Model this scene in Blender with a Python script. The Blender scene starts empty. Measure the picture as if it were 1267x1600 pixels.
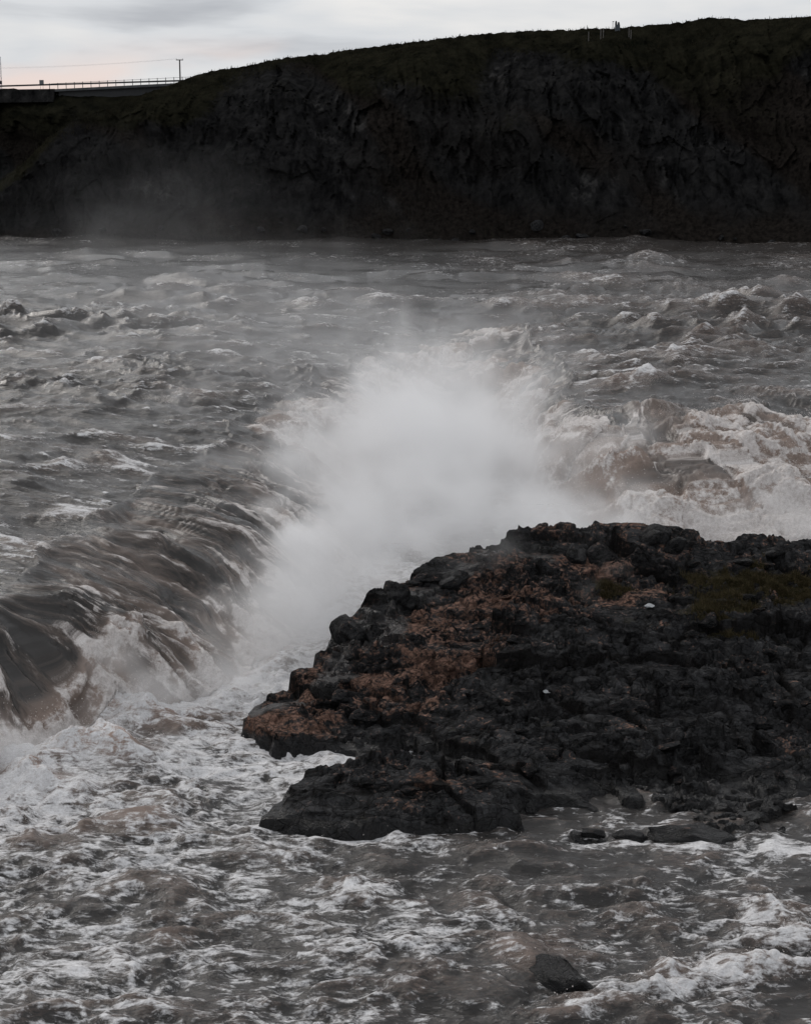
import bpy, math, random
import numpy as np
from mathutils import Vector, Matrix

# ------------------------------------------------------------------ camera, world, sun
scene = bpy.context.scene
col = scene.collection
F = 2701.0            # focal length in photo pixels (photo 1267 x 1600)
H = 20.0              # eye height above the lower pool
PITCH = math.radians(11.92)

cam_d = bpy.data.cameras.new("camera")
cam = bpy.data.objects.new("camera", cam_d)
col.objects.link(cam)
cam_d.sensor_fit = 'VERTICAL'
cam_d.sensor_height = 24.0
cam_d.lens = 24.0 * F / 1600.0
cam_d.clip_start = 0.5
cam_d.clip_end = 6000
cam.location = (0, 0, H)
cam.rotation_euler = (math.pi / 2 - PITCH, 0, 0)
scene.camera = cam

vs = scene.view_settings
vs.view_transform = 'Standard'
vs.look = 'None'
vs.gamma = 1.0
vs.exposure = 0.0
vs.use_curve_mapping = False

SUN_EL, SUN_AZ = math.radians(38), math.radians(-35)   # azimuth from +y towards +x

def build_world():
    w = bpy.data.worlds.new("World")
    scene.world = w
    w.use_nodes = True
    nt = w.node_tree
    nt.nodes.clear()
    N = nt.nodes.new
    L = nt.links.new
    out = N('ShaderNodeOutputWorld')
    bg1 = N('ShaderNodeBackground')
    sky = N('ShaderNodeTexSky')
    sky.sky_type = 'NISHITA'
    sky.sun_disc = False
    sky.sun_elevation = SUN_EL
    sky.sun_rotation = SUN_AZ
    sky.dust_density = 3.0
    bg1.inputs['Strength'].default_value = 0.08
    L(sky.outputs[0], bg1.inputs['Color'])
    # overcast cloud layer
    tc = N('ShaderNodeTexCoord')
    mp = N('ShaderNodeMapping')
    mp.inputs['Location'].default_value = (8.85, 1.7, 4.36)
    mp.inputs['Scale'].default_value = (5.0, 5.0, 26.0)
    L(tc.outputs['Generated'], mp.inputs['Vector'])
    n1 = N('ShaderNodeTexNoise')
    n1.inputs['Scale'].default_value = 1.0
    n1.inputs['Detail'].default_value = 5
    n1.inputs['Roughness'].default_value = 0.52
    n1.inputs['Distortion'].default_value = 0.35
    L(mp.outputs[0], n1.inputs['Vector'])
    cr = N('ShaderNodeValToRGB')
    e = cr.color_ramp.elements
    e[0].position = 0.33; e[0].color = (0.46, 0.485, 0.53, 1)
    e[1].position = 0.66; e[1].color = (0.86, 0.85, 0.84, 1)
    m = e.new(0.47); m.color = (0.68, 0.705, 0.74, 1)
    L(n1.outputs['Fac'], cr.inputs[0])
    # warm breaks low over the horizon
    sep = N('ShaderNodeSeparateXYZ')
    L(tc.outputs['Generated'], sep.inputs[0])
    low = N('ShaderNodeMapRange')
    low.inputs['From Min'].default_value = 0.062
    low.inputs['From Max'].default_value = 0.03
    L(sep.outputs['Z'], low.inputs['Value'])
    mp2 = N('ShaderNodeMapping')
    mp2.inputs['Location'].default_value = (2.28, 0.3, -0.41)
    mp2.inputs['Scale'].default_value = (7.0, 7.0, 22.0)
    L(tc.outputs['Generated'], mp2.inputs['Vector'])
    n2 = N('ShaderNodeTexNoise')
    n2.inputs['Scale'].default_value = 1.0
    n2.inputs['Detail'].default_value = 3
    L(mp2.outputs[0], n2.inputs['Vector'])
    pk = N('ShaderNodeMapRange')
    pk.inputs['From Min'].default_value = 0.50
    pk.inputs['From Max'].default_value = 0.62
    L(n2.outputs['Fac'], pk.inputs['Value'])
    mul = N('ShaderNodeMath'); mul.operation = 'MULTIPLY'
    L(low.outputs[0], mul.inputs[0]); L(pk.outputs[0], mul.inputs[1])
    mix = N('ShaderNodeMix'); mix.data_type = 'RGBA'
    L(mul.outputs[0], mix.inputs['Factor'])
    L(cr.outputs[0], mix.inputs['A'])
    mix.inputs['B'].default_value = (0.86, 0.71, 0.66, 1)
    bg2 = N('ShaderNodeBackground')
    bg2.inputs['Strength'].default_value = 1.0
    L(mix.outputs['Result'], bg2.inputs['Color'])
    ms = N('ShaderNodeMixShader')
    ms.inputs[0].default_value = 0.94
    L(bg1.outputs[0], ms.inputs[1]); L(bg2.outputs[0], ms.inputs[2])
    L(ms.outputs[0], out.inputs['Surface'])

build_world()

sun_d = bpy.data.lights.new("sun", 'SUN')
sun_d.energy = 1.1
sun_d.angle = math.radians(25)
sun_d.color = (1.0, 0.95, 0.9)
sun = bpy.data.objects.new("sun", sun_d)
col.objects.link(sun)
sd = Vector((math.sin(SUN_AZ) * math.cos(SUN_EL), math.cos(SUN_AZ) * math.cos(SUN_EL), math.sin(SUN_EL)))
sun.rotation_euler = (-sd).to_track_quat('-Z', 'Y').to_euler()
sun.location = (0, 50, 80)

scene.render.engine = 'CYCLES'
cy = scene.cycles
cy.use_denoising = True
cy.max_bounces = 8
cy.diffuse_bounces = 2
cy.glossy_bounces = 2
cy.transmission_bounces = 2
cy.volume_bounces = 6
cy.transparent_max_bounces = 8
cy.volume_step_rate = 2.0
cy.volume_max_steps = 256
cy.use_adaptive_sampling = True
cy.adaptive_threshold = 0.015
cy.sample_clamp_indirect = 4.0

# ------------------------------------------------------------------ helpers
cp, sp_ = math.cos(PITCH), math.sin(PITCH)

def ray(px, py):
    a = (px - 633.5) / F
    b = -(py - 800.0) / F
    return np.array([a, cp + b * sp_, -sp_ + b * cp])

def at_z(px, py, z):
    d = ray(px, py)
    t = (z - H) / d[2]
    return np.array([d[0] * t, d[1] * t, z])

def at_y(px, py, Y):
    d = ray(px, py)
    t = Y / d[1]
    return np.array([d[0] * t, Y, H + d[2] * t])

def sstep(x, a, b):
    t = np.clip((x - a) / (b - a), 0, 1)
    return t * t * (3 - 2 * t)

_rng = np.random.RandomState(7)
PERM = _rng.permutation(4096).astype(np.int32)
PERM = np.concatenate([PERM, PERM])
_ga = _rng.rand(4096) * 2 * np.pi
GX, GY = np.cos(_ga).astype(np.float32), np.sin(_ga).astype(np.float32)
_g3 = _rng.randn(4096, 3).astype(np.float32)
_g3 /= np.linalg.norm(_g3, axis=1)[:, None]
RND = _rng.rand(4096, 4).astype(np.float32)

def hsh(ix, iy, seed=0):
    return PERM[(PERM[(ix + seed * 131) & 4095] + iy) & 4095]

def perlin(x, y, seed=0):
    x = np.asarray(x, np.float32); y = np.asarray(y, np.float32)
    ix = np.floor(x).astype(np.int32); iy = np.floor(y).astype(np.int32)
    fx = x - ix; fy = y - iy
    u = fx * fx * fx * (fx * (fx * 6 - 15) + 10)
    v = fy * fy * fy * (fy * (fy * 6 - 15) + 10)
    def g(dx, dy):
        h = hsh(ix + dx, iy + dy, seed)
        return GX[h] * (fx - dx) + GY[h] * (fy - dy)
    a = g(0, 0); b = g(1, 0); c = g(0, 1); d = g(1, 1)
    r = (a + u * (b - a)) * (1 - v) + (c + u * (d - c)) * v
    return r * 1.5

def perlin3(x, y, z, seed=0):
    x = np.asarray(x, np.float32); y = np.asarray(y, np.float32); z = np.asarray(z, np.float32)
    ix = np.floor(x).astype(np.int32); iy = np.floor(y).astype(np.int32); iz = np.floor(z).astype(np.int32)
    fx = x - ix; fy = y - iy; fz = z - iz
    u = fx * fx * (3 - 2 * fx); v = fy * fy * (3 - 2 * fy); w = fz * fz * (3 - 2 * fz)
    def g(a, b, c):
        h = PERM[(hsh(ix + a, iy + b, seed) + iz + c) & 4095]
        G = _g3[h]
        return G[..., 0] * (fx - a) + G[..., 1] * (fy - b) + G[..., 2] * (fz - c)
    r0 = (g(0,0,0) * (1-u) + g(1,0,0) * u) * (1-v) + (g(0,1,0) * (1-u) + g(1,1,0) * u) * v
    r1 = (g(0,0,1) * (1-u) + g(1,0,1) * u) * (1-v) + (g(0,1,1) * (1-u) + g(1,1,1) * u) * v
    return (r0 * (1-w) + r1 * w) * 1.5

def fbm(x, y, oct=4, seed=0, gain=0.5):
    s = 0; a = 1.0; t = 0
    for i in range(oct):
        s = s + a * perlin(x * 2 ** i, y * 2 ** i, seed + i * 3)
        t += a; a *= gain
    return s / t

def worley(x, y, seed=0):
    """F1, F2, cell hash, offset to the cell's centre"""
    x = np.asarray(x, np.float32); y = np.asarray(y, np.float32)
    ix = np.floor(x).astype(np.int32); iy = np.floor(y).astype(np.int32)
    f1 = np.full(x.shape, 9.0, np.float32); f2 = f1.copy()
    hid = np.zeros(x.shape, np.int32); ox = np.zeros_like(f1); oy = np.zeros_like(f1)
    for dx in (-1, 0, 1):
        for dy in (-1, 0, 1):
            h = hsh(ix + dx, iy + dy, seed)
            ax = x - (ix + dx + RND[h, 0]); ay = y - (iy + dy + RND[h, 1])
            d = ax * ax + ay * ay
            m = d < f1
            f2 = np.where(m, f1, np.minimum(f2, d))
            f1 = np.where(m, d, f1)
            hid = np.where(m, h, hid); ox = np.where(m, ax, ox); oy = np.where(m, ay, oy)
    return np.sqrt(f1), np.sqrt(f2), hid, ox, oy

def billow(x, y, seed=0):
    """round cauliflower lumps"""
    f1, f2, h, ox, oy = worley(x, y, seed)
    return np.sqrt(np.clip(1 - f1 * f1 * 1.25, 0, 1)) - 0.55

def poly_dist(x, y, P, closed=False):
    """distance to a polyline and arc length of the nearest point"""
    best = np.full(x.shape, 1e9); arc = np.zeros(x.shape)
    n = len(P); acc = 0.0
    for i in range(n if closed else n - 1):
        a = P[i]; b = P[(i + 1) % n]
        d = b - a; l2 = d @ d; l = math.sqrt(l2)
        t = np.clip(((x - a[0]) * d[0] + (y - a[1]) * d[1]) / l2, 0, 1)
        q = (x - a[0] - t * d[0]) ** 2 + (y - a[1] - t * d[1]) ** 2
        m = q < best
        best = np.where(m, q, best); arc = np.where(m, acc + t * l, arc)
        acc += l
    return np.sqrt(best), arc

def inside(x, y, P):
    r = np.zeros(x.shape, bool)
    n = len(P); j = n - 1
    for i in range(n):
        xi, yi = P[i]; xj, yj = P[j]
        c = ((yi > y) != (yj > y)) & (x < (xj - xi) * (y - yi) / (yj - yi + 1e-12) + xi)
        r ^= c
        j = i
    return r

def smooth_poly(P, n=4):
    P = [np.array(p, float) for p in P]
    out = []
    for i in range(len(P) - 1):
        p0 = P[max(i - 1, 0)]; p1 = P[i]; p2 = P[i + 1]; p3 = P[min(i + 2, len(P) - 1)]
        for k in range(n):
            t = k / n
            out.append(0.5 * (2 * p1 + (p2 - p0) * t + (2 * p0 - 5 * p1 + 4 * p2 - p3) * t * t + (3 * p1 - p0 - 3 * p2 + p3) * t ** 3))
    out.append(P[-1])
    return np.array(out)

def tag(o, label=None, cat=None, group=None, kind=None):
    if label: o["label"] = label
    if cat: o["category"] = cat
    if group: o["group"] = group
    if kind: o["kind"] = kind
    return o

def link(name, me, mat=None, parent=None, loc=None):
    o = bpy.data.objects.new(name, me)
    col.objects.link(o)
    if mat and me is not None and not me.materials: me.materials.append(mat)
    if parent: o.parent = parent
    if loc is not None: o.location = loc
    return o

def empty(name, loc=(0, 0, 0), rz=0):
    o = bpy.data.objects.new(name, None)
    col.objects.link(o)
    o.location = loc; o.rotation_euler = (0, 0, rz)
    o.empty_display_size = 0.3
    return o

def mesh_np(name, V, Q, smooth=True, normals=None, attrs=None, cols=None):
    """mesh from numpy arrays; Q (n,3) or (n,4)"""
    V = np.ascontiguousarray(V, np.float32); Q = np.ascontiguousarray(Q, np.int32)
    me = bpy.data.meshes.new(name)
    k = Q.shape[1]
    me.vertices.add(len(V)); me.vertices.foreach_set('co', V.ravel())
    me.loops.add(Q.size); me.loops.foreach_set('vertex_index', Q.ravel())
    me.polygons.add(len(Q))
    me.polygons.foreach_set('loop_start', np.arange(len(Q), dtype=np.int32) * k)
    me.polygons.foreach_set('use_smooth', np.full(len(Q), smooth))
    me.update(calc_edges=True)
    for kk, a in (attrs or {}).items():
        at = me.attributes.new(kk, 'FLOAT', 'POINT')
        at.data.foreach_set('value', np.ascontiguousarray(a, np.float32))
    for kk, a in (cols or {}).items():
        at = me.attributes.new(kk, 'FLOAT_VECTOR', 'POINT')
        at.data.foreach_set('vector', np.ascontiguousarray(a, np.float32).ravel())
    if normals is not None:
        me.normals_split_custom_set_from_vertices(np.ascontiguousarray(normals, np.float32))
    return me

def grid_quads(nr, nc):
    i = np.arange((nr - 1) * (nc - 1))
    r, c = i // (nc - 1), i % (nc - 1)
    a = r * nc + c
    return np.stack([a, a + 1, a + nc + 1, a + nc], 1)

def grid_normals(P):
    du = np.gradient(P, axis=1); dv = np.gradient(P, axis=0)
    n = np.cross(du, dv)
    n /= np.linalg.norm(n, axis=2, keepdims=True) + 1e-12
    return n

class MB:
    """collects boxes / tubes into one mesh"""
    def __init__(self): self.v = []; self.f = []
    def add(self, v, f):
        o = len(self.v); self.v += [tuple(p) for p in v]; self.f += [tuple(i + o for i in q) for q in f]
        return self
    def box(self, c, s, rz=0, dirx=None):
        ca, sa = math.cos(rz), math.sin(rz)
        v = []
        for z in (-.5, .5):
            for (x, y) in ((-.5, -.5), (.5, -.5), (.5, .5), (-.5, .5)):
                X, Y = x * s[0], y * s[1]
                v.append((c[0] + X * ca - Y * sa, c[1] + X * sa + Y * ca, c[2] + z * s[2]))
        return self.add(v, [(3, 2, 1, 0), (4, 5, 6, 7), (0, 1, 5, 4), (1, 2, 6, 5), (2, 3, 7, 6), (3, 0, 4, 7)])
    def tube(self, a, b, r0, r1=None, n=8):
        r1 = r0 if r1 is None else r1
        a = Vector(a); b = Vector(b); d = (b - a).normalized()
        u = d.orthogonal().normalized(); w = d.cross(u)
        v = []
        for p, r in ((a, r0), (b, r1)):
            for k in range(n):
                t = 2 * math.pi * k / n
                v.append(p + (u * math.cos(t) + w * math.sin(t)) * r)
        f = [(k, (k + 1) % n, n + (k + 1) % n, n + k) for k in range(n)]
        f += [tuple(range(n - 1, -1, -1)), tuple(range(n, 2 * n))]
        return self.add(v, f)
    def build(self, name, mat, parent=None, smooth=False):
        me = bpy.data.meshes.new(name)
        me.from_pydata(self.v, [], self.f)
        if smooth:
            for p in me.polygons: p.use_smooth = len(p.vertices) == 4
        return link(name, me, mat, parent)

# ------------------------------------------------------------------ material helpers
class NT:
    def __init__(self, name):
        self.m = bpy.data.materials.new(name)
        self.m.use_nodes = True
        self.t = self.m.node_tree
        self.t.nodes.clear()
        self.out = self.n('ShaderNodeOutputMaterial')
    def n(self, typ, **kw):
        x = self.t.nodes.new(typ)
        for k, v in kw.items(): setattr(x, k, v)
        return x
    def l(self, a, b): self.t.links.new(a, b)
    def attr(self, name, out='Fac'):
        return self.n('ShaderNodeAttribute', attribute_name=name).outputs[out]
    def val(self, sock, v):
        if hasattr(v, 'is_linked') or hasattr(v, 'links'): self.l(v, sock)
        else: sock.default_value = v
    def math(self, op, a, b=None, clamp=False):
        x = self.n('ShaderNodeMath', operation=op, use_clamp=clamp)
        self.val(x.inputs[0], a)
        if b is not None: self.val(x.inputs[1], b)
        return x.outputs[0]
    def noise(self, vec, scale, detail=4, rough=0.55, dist=0.0):
        x = self.n('ShaderNodeTexNoise')
        if vec is not None: self.l(vec, x.inputs['Vector'])
        x.inputs['Scale'].default_value = scale; x.inputs['Detail'].default_value = detail
        x.inputs['Roughness'].default_value = rough; x.inputs['Distortion'].default_value = dist
        return x.outputs['Fac']
    def mapr(self, v, a, b, c=0.0, d=1.0, smooth=False):
        x = self.n('ShaderNodeMapRange')
        if smooth: x.interpolation_type = 'SMOOTHSTEP'
        self.l(v, x.inputs['Value'])
        for s, q in zip(('From Min', 'From Max', 'To Min', 'To Max'), (a, b, c, d)): self.val(x.inputs[s], q)
        return x.outputs[0]
    def mix(self, f, a, b):
        x = self.n('ShaderNodeMix', data_type='RGBA')
        self.val(x.inputs['Factor'], f)
        for s, q in (('A', a), ('B', b)):
            if isinstance(q, tuple): x.inputs[s].default_value = (*q, 1)
            else: self.l(q, x.inputs[s])
        return x.outputs['Result']
    def coords(self, scale=(1, 1, 1)):
        tc = self.n('ShaderNodeTexCoord')
        mp = self.n('ShaderNodeMapping')
        mp.inputs['Scale'].default_value = scale
        self.l(tc.outputs['Object'], mp.inputs['Vector'])
        return mp.outputs[0]
    def vmap(self, sock, scale):
        mp = self.n('ShaderNodeMapping')
        mp.inputs['Scale'].default_value = scale
        self.l(sock, mp.inputs['Vector'])
        return mp.outputs[0]
    def bump(self, h, strength=0.5, dist=0.05, normal=None):
        x = self.n('ShaderNodeBump')
        x.inputs['Strength'].default_value = strength; x.inputs['Distance'].default_value = dist
        self.l(h, x.inputs['Height'])
        if normal is not None: self.l(normal, x.inputs['Normal'])
        return x.outputs[0]
    def bsdf(self, color, rough, normal=None, spec=0.5, ior=1.45, **kw):
        b = self.n('ShaderNodeBsdfPrincipled')
        if isinstance(color, tuple): b.inputs['Base Color'].default_value = (*color, 1)
        else: self.l(color, b.inputs['Base Color'])
        self.val(b.inputs['Roughness'], rough)
        b.inputs['Specular IOR Level'].default_value = spec
        b.inputs['IOR'].default_value = ior
        if normal is not None: self.l(normal, b.inputs['Normal'])
        self.l(b.outputs[0], self.out.inputs['Surface'])
        return b

def simple_mat(name, c, rough=0.6, var=0.25, scale=8.0, metal=0.0):
    t = NT(name)
    v = t.coords()
    n = t.noise(v, scale, 4)
    lo = tuple(x * (1 - var) for x in c); hi = tuple(min(1, x * (1 + var)) for x in c)
    b = t.bsdf(t.mix(t.mapr(n, .3, .7), lo, hi), rough)
    b.inputs['Metallic'].default_value = metal
    return t.m

MUD, TAN, FOAM = (0.034, 0.0315, 0.030), (0.32, 0.235, 0.195), (0.66, 0.66, 0.67)

def water_mat(name, falls=False):
    t = NT(name)
    if falls:
        fv = t.attr('flow', 'Vector')
        v1 = t.vmap(fv, (1.3, 0.22, 1)); vv = t.coords()
    else:
        vv = t.coords(); v1 = t.coords((0.42, 1.0, 1.0))
    foam = t.attr('foam'); air = t.attr('air')
    if falls:
        bw = t.mapr(air, .5, 1.0)
        def two(sc, de, ro, di):
            a = t.noise(v1, sc, de, ro, di); b = t.noise(vv, sc * .9, de, ro, di)
            return t.math('ADD', t.math('MULTIPLY', a, t.math('SUBTRACT', 1.0, bw)), t.math('MULTIPLY', b, bw))
        nA = two(1.6, 6, .62, .25); nB = two(5.5, 5, .65, .25)
    else:
        nA = t.noise(v1, 3.0, 6, 0.66, 1.0)
        nB = t.noise(v1, 7.0, 5, 0.68, 1.2)
    nC = t.noise(vv, 17, 3, 0.6)
    # break the foam up into filaments
    s = t.math('ADD', t.math('MULTIPLY', nA, 0.66), t.math('ADD', t.math('MULTIPLY', nB, 0.36), t.math('MULTIPLY', nC, 0.10)))
    s = t.math('ADD', t.math('MULTIPLY', t.math('SUBTRACT', s, 0.56), 2.9), foam)
    fm = t.mapr(s, 0.30, 0.82, 0, 1, True)
    aa = t.mapr(t.math('ADD', air, t.math('MULTIPLY', t.math('SUBTRACT', nB, 0.5), 0.9)), 0.12, 1.1, 0, 1)
    c0 = t.mix(t.mapr(nA, .3, .7), tuple(x * .75 for x in MUD), tuple(x * 1.3 for x in MUD))
    c1 = t.mix(aa, c0, (.25, .193, .163) if falls else TAN)
    ft = t.mapr(t.math('ADD', t.math('MULTIPLY', nB, .6), t.math('MULTIPLY', nC, .4)), .34, .64)
    c2 = t.mix(fm, c1, t.mix(ft, (0.33, 0.29, 0.27), (0.68, 0.65, 0.635)) if falls else t.mix(ft, (0.40, 0.385, 0.385), (0.72, 0.72, 0.73)))
    tot = t.math('MAXIMUM', fm, t.math('MULTIPLY', aa, 0.9))
    rough = t.mapr(tot, 0, 0.7, 0.10, 0.75)
    hgt = t.math('ADD', t.math('MULTIPLY', nA, 0.5), t.math('ADD', t.math('MULTIPLY', nB, 0.34), t.math('MULTIPLY', nC, 0.12)))
    bm = t.bump(hgt, 0.7, 0.14)
    t.l(t.mapr(fm, 0, 1, .75, .40), bm.node.inputs['Strength'])
    bm = t.bump(t.noise(vv, 9.0, 4, .7), .35, .03, bm)
    t.bsdf(c2, rough, bm, 0.5, 1.33)
    return t.m

M_RIVER = water_mat('silty_river_water')
M_FALLS = water_mat('falling_water', True)

# ------------------------------------------------------------------ the river: one height field in plan, cut into river, falls and pool
ZU = 5.0
def W2(px, py, z): return at_z(px, py, z)[:2]

crest = [(-75, 46), (-40, 49), (-20, 54.0)]
crest += [W2(*p, 4.6) for p in ((-60, 945), (0, 898), (130, 815), (220, 762), (330, 700), (385, 660), (425, 630))]
crest += [W2(*p, ZU) for p in ((455, 612), (530, 562), (620, 527), (720, 509), (800, 513), (862, 540), (893, 590), (920, 632), (1000, 640), (1110, 628), (1200, 612), (1290, 606), (1450, 612))]
crest += [(60, 98), (110, 92)]
base = [(-75, 40), (-40, 43), (-20, 49.5)]
base += [W2(*p, 0) for p in ((-60, 1240), (0, 1205), (100, 1165), (200, 1130), (300, 1108), (385, 1066), (462, 1005), (525, 940), (575, 865), (600, 785), (640, 705), (700, 665), (765, 690), (810, 750), (860, 815), (950, 850), (1060, 858), (1180, 856), (1300, 852), (1450, 850))]
base += [(60, 84), (110, 80)]
crestP = smooth_poly(crest, 5); baseP = smooth_poly(base, 5)
CLOSE = [(140, -30), (-120, -30)]
crestPoly = np.vstack([crestP, CLOSE]); basePoly = np.vstack([baseP, CLOSE])

def upper_z(x, y):
    return 4.6 + 0.4 * sstep(y, 55, 95) + 1.5 * sstep(y, 110, 260) + .9 * sstep(-x, -1, 7) * (1 - sstep(y, 75, 120))

# humps standing in the current: px, py, z, across, along, height, foam on top, air
HUMPS = [
    (812, 520, 5.3, 4.2, 3.2, 1.1, 0.25, .25), (1080, 460, 5.6, 4.0, 4.0, .8, .1, .2), (955, 447, 5.6, 4, 3, .6, .5, .4), (930, 478, 5.4, 2.5, 2.5, .7, .5, .5),
    (860, 482, 5.4, 3, 2.5, .5, .5, .4), (1130, 540, 5, 2.6, 1.8, .8, .3, .4), (1060, 565, 5, 3.0, 1.3, .7, .8, .5), (1000, 598, 5, 2.6, 1.2, .6, .8, .5),
    (1190, 560, 5, 2.2, 1.6, .6, .3, .3), (1030, 640, 5, 1.6, 1.2, .8, .7, .8), (1150, 640, 5, 1.8, 1.2, .9, .7, .8), (960, 690, 4.3, 1.6, 1.0, .6, .6, .8), (920, 650, 4.7, 1.5, 1, .5, .5, .7),
    (660, 478, 5.4, 4, 2.5, .5, .6, .4), (1230, 610, 5, 2.5, 1.2, .6, .7, .5), (1100, 500, 5.2, 4, 2, .5, .6, .3), (900, 560, 5, 2, 1.5, .6, .2, .3),
    (250, 630, 4.8, 2.2, 1.0, .5, .5, .4), (330, 640, 4.8, 1.8, .9, .4, .4, .4), (210, 590, 4.8, 3.2, 2.0, .7, 0, .1), (300, 600, 4.8, 3, 2, .6, 0, .1), (470, 585, 4.9, 3, 2, .8, .1, .1),
    (170, 735, 4.6, 1.2, .8, .45, .3, .4), (95, 742, 4.6, .9, .6, .3, .3, .3), (90, 812, 4.6, 1.2, .6, .3, .6, .4), 
    (40, 690, 4.7, 1.6, .7, .35, .4, .3), (40, 770, 4.6, 1.2, .6, .3, .5, .3),
    # splashes on the falls
    (175, 1010, 2.6, 1.0, .9, .8, .6, .7), (225, 1085, 1.2, .9, .8, .6, .5, .7), (30, 1165, .9, .9, .7, .5, .4, .8), (290, 960, 3.0, .8, .8, .3, .4, .6),
    (1060, 690, 3.6, 1.8, 1.4, .6, .45, .4), (1180, 700, 3.4, 1.8, 1.3, .7, .4, .4), (980, 740, 2.6, 1.6, 1.3, 1.0, .3, .9), (1240, 790, 1.4, 1.6, 1.2, 1.1, .4, 1.), (1110, 770, 2.0, 1.8, 1.2, .5, .4, .4), (880, 800, 1.2, 1.6, 1.2, .8, .3, .9), (1010, 820, .8, 2, 1.2, .8, .3, .8),
    # lower pool
    (235, 1395, 0, .95, .55, .38, -.4, .35), (300, 1418, 0, .7, .4, .25, -.3, .3), (165, 1195, 0, .8, .6, .55, .2, 1.), (120, 1205, 0, .7, .5, .4, .2, .9), (200, 1310, 0, 1.4, .7, .35, -.3, .6), (50, 1330, 0, .9, .5, .25, -.3, .4),
    (690, 1330, 0, 1.6, .5, .16, .3, .2), (960, 1462, 0, 1.5, .45, .32, .15, .3), (1185, 1440, 0, .75, .6, .65, .6, .6), (1240, 1470, 0, .8, .5, .5, .6, .5), (1120, 1528, 0, 1.6, .45, .5, .55, .6), (1030, 1560, 0, .8, .4, .42, .8, .6), (1230, 1520, 0, 1.0, .5, .45, .5, .5),
    (790, 1515, 0, .4, .5, .22, .35, .6), (830, 1503, 0, .7, .6, .34, .0, .3), (900, 1497, 0, .9, .35, .22, .2, .5), (905, 1590, 0, .9, .35, .2, .6, .6), (100, 1590, 0, .8, .35, .25, -.2, .4), (650, 1560, 0, .8, .4, .22, -.1, .3),
    (300, 1480, 0, .7, .35, .22, -.2, .3), (210, 1578, 0, .7, .35, .25, -.2, .4), (560, 1395, 0, 1.1, .5, .2, .1, .2), (1010, 1400, 0, 1.6, .5, .22, .0, .1), (1190, 1330, 0, 1.4, .4, .12, .1, .1),
    (420, 1180, 0, .6, .4, .2, .3, .1), (530, 1200, 0, .6, .4, .25, .4, .2), (40, 1240, 0, .9, .5, .5, .3, 1.), (250, 1470, 0, .7, .4, .2, -.3, .3),
]

# waterline of the foreground rock (pixels of the photograph dropped onto the pool) and its skyline
foot_px = [(388, 1160), (405, 1172), (435, 1183), (470, 1180), (520, 1186), (562, 1190), (556, 1204), (530, 1222), (490, 1238), (455, 1262), (425, 1282), (400, 1303), (470, 1304), (520, 1312), (600, 1318), (660, 1322), (700, 1316), (760, 1304), (808, 1299), (800, 1288), (815, 1274), (860, 1268), (905, 1266), (945, 1272), (965, 1287), (935, 1300), (895, 1309), (930, 1318), (1000, 1322), (1060, 1330), (1110, 1324), (1165, 1322), (1195, 1308), (1225, 1316), (1190, 1328), (1240, 1334), (1300, 1326), (1500, 1300)]
FOOT = [at_z(a, b, 0)[:2] for a, b in foot_px]
ridge_px = [(395, 1112, 57.2), (440, 1090, 57.6), (470, 1083, 58.2), (530, 1060, 59.6), (546, 992, 62), (572, 958, 63), (600, 930, 64), (650, 912, 65.3), (690, 886, 66.6), (755, 868, 67.6), (775, 848, 68.6), (850, 836, 69.2), (950, 838, 69.3), (1055, 842, 69), (1072, 864, 68.6), (1110, 851, 69), (1200, 848, 69.3), (1267, 846, 69.5), (1450, 842, 70)]
FOOT += [at_y(a, b, Y)[:2] + np.array([0, 3.2]) for a, b, Y in reversed(ridge_px[7:])]
FOOT += [at_y(a - 45, b, Y)[:2] + np.array([0, 1.0]) for a, b, Y in reversed(ridge_px[3:7])]
FOOT += [at_y(430, 1090, 59.8)[:2], at_y(388, 1110, 58.2)[:2]]
FOOT = np.array(FOOT)

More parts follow.
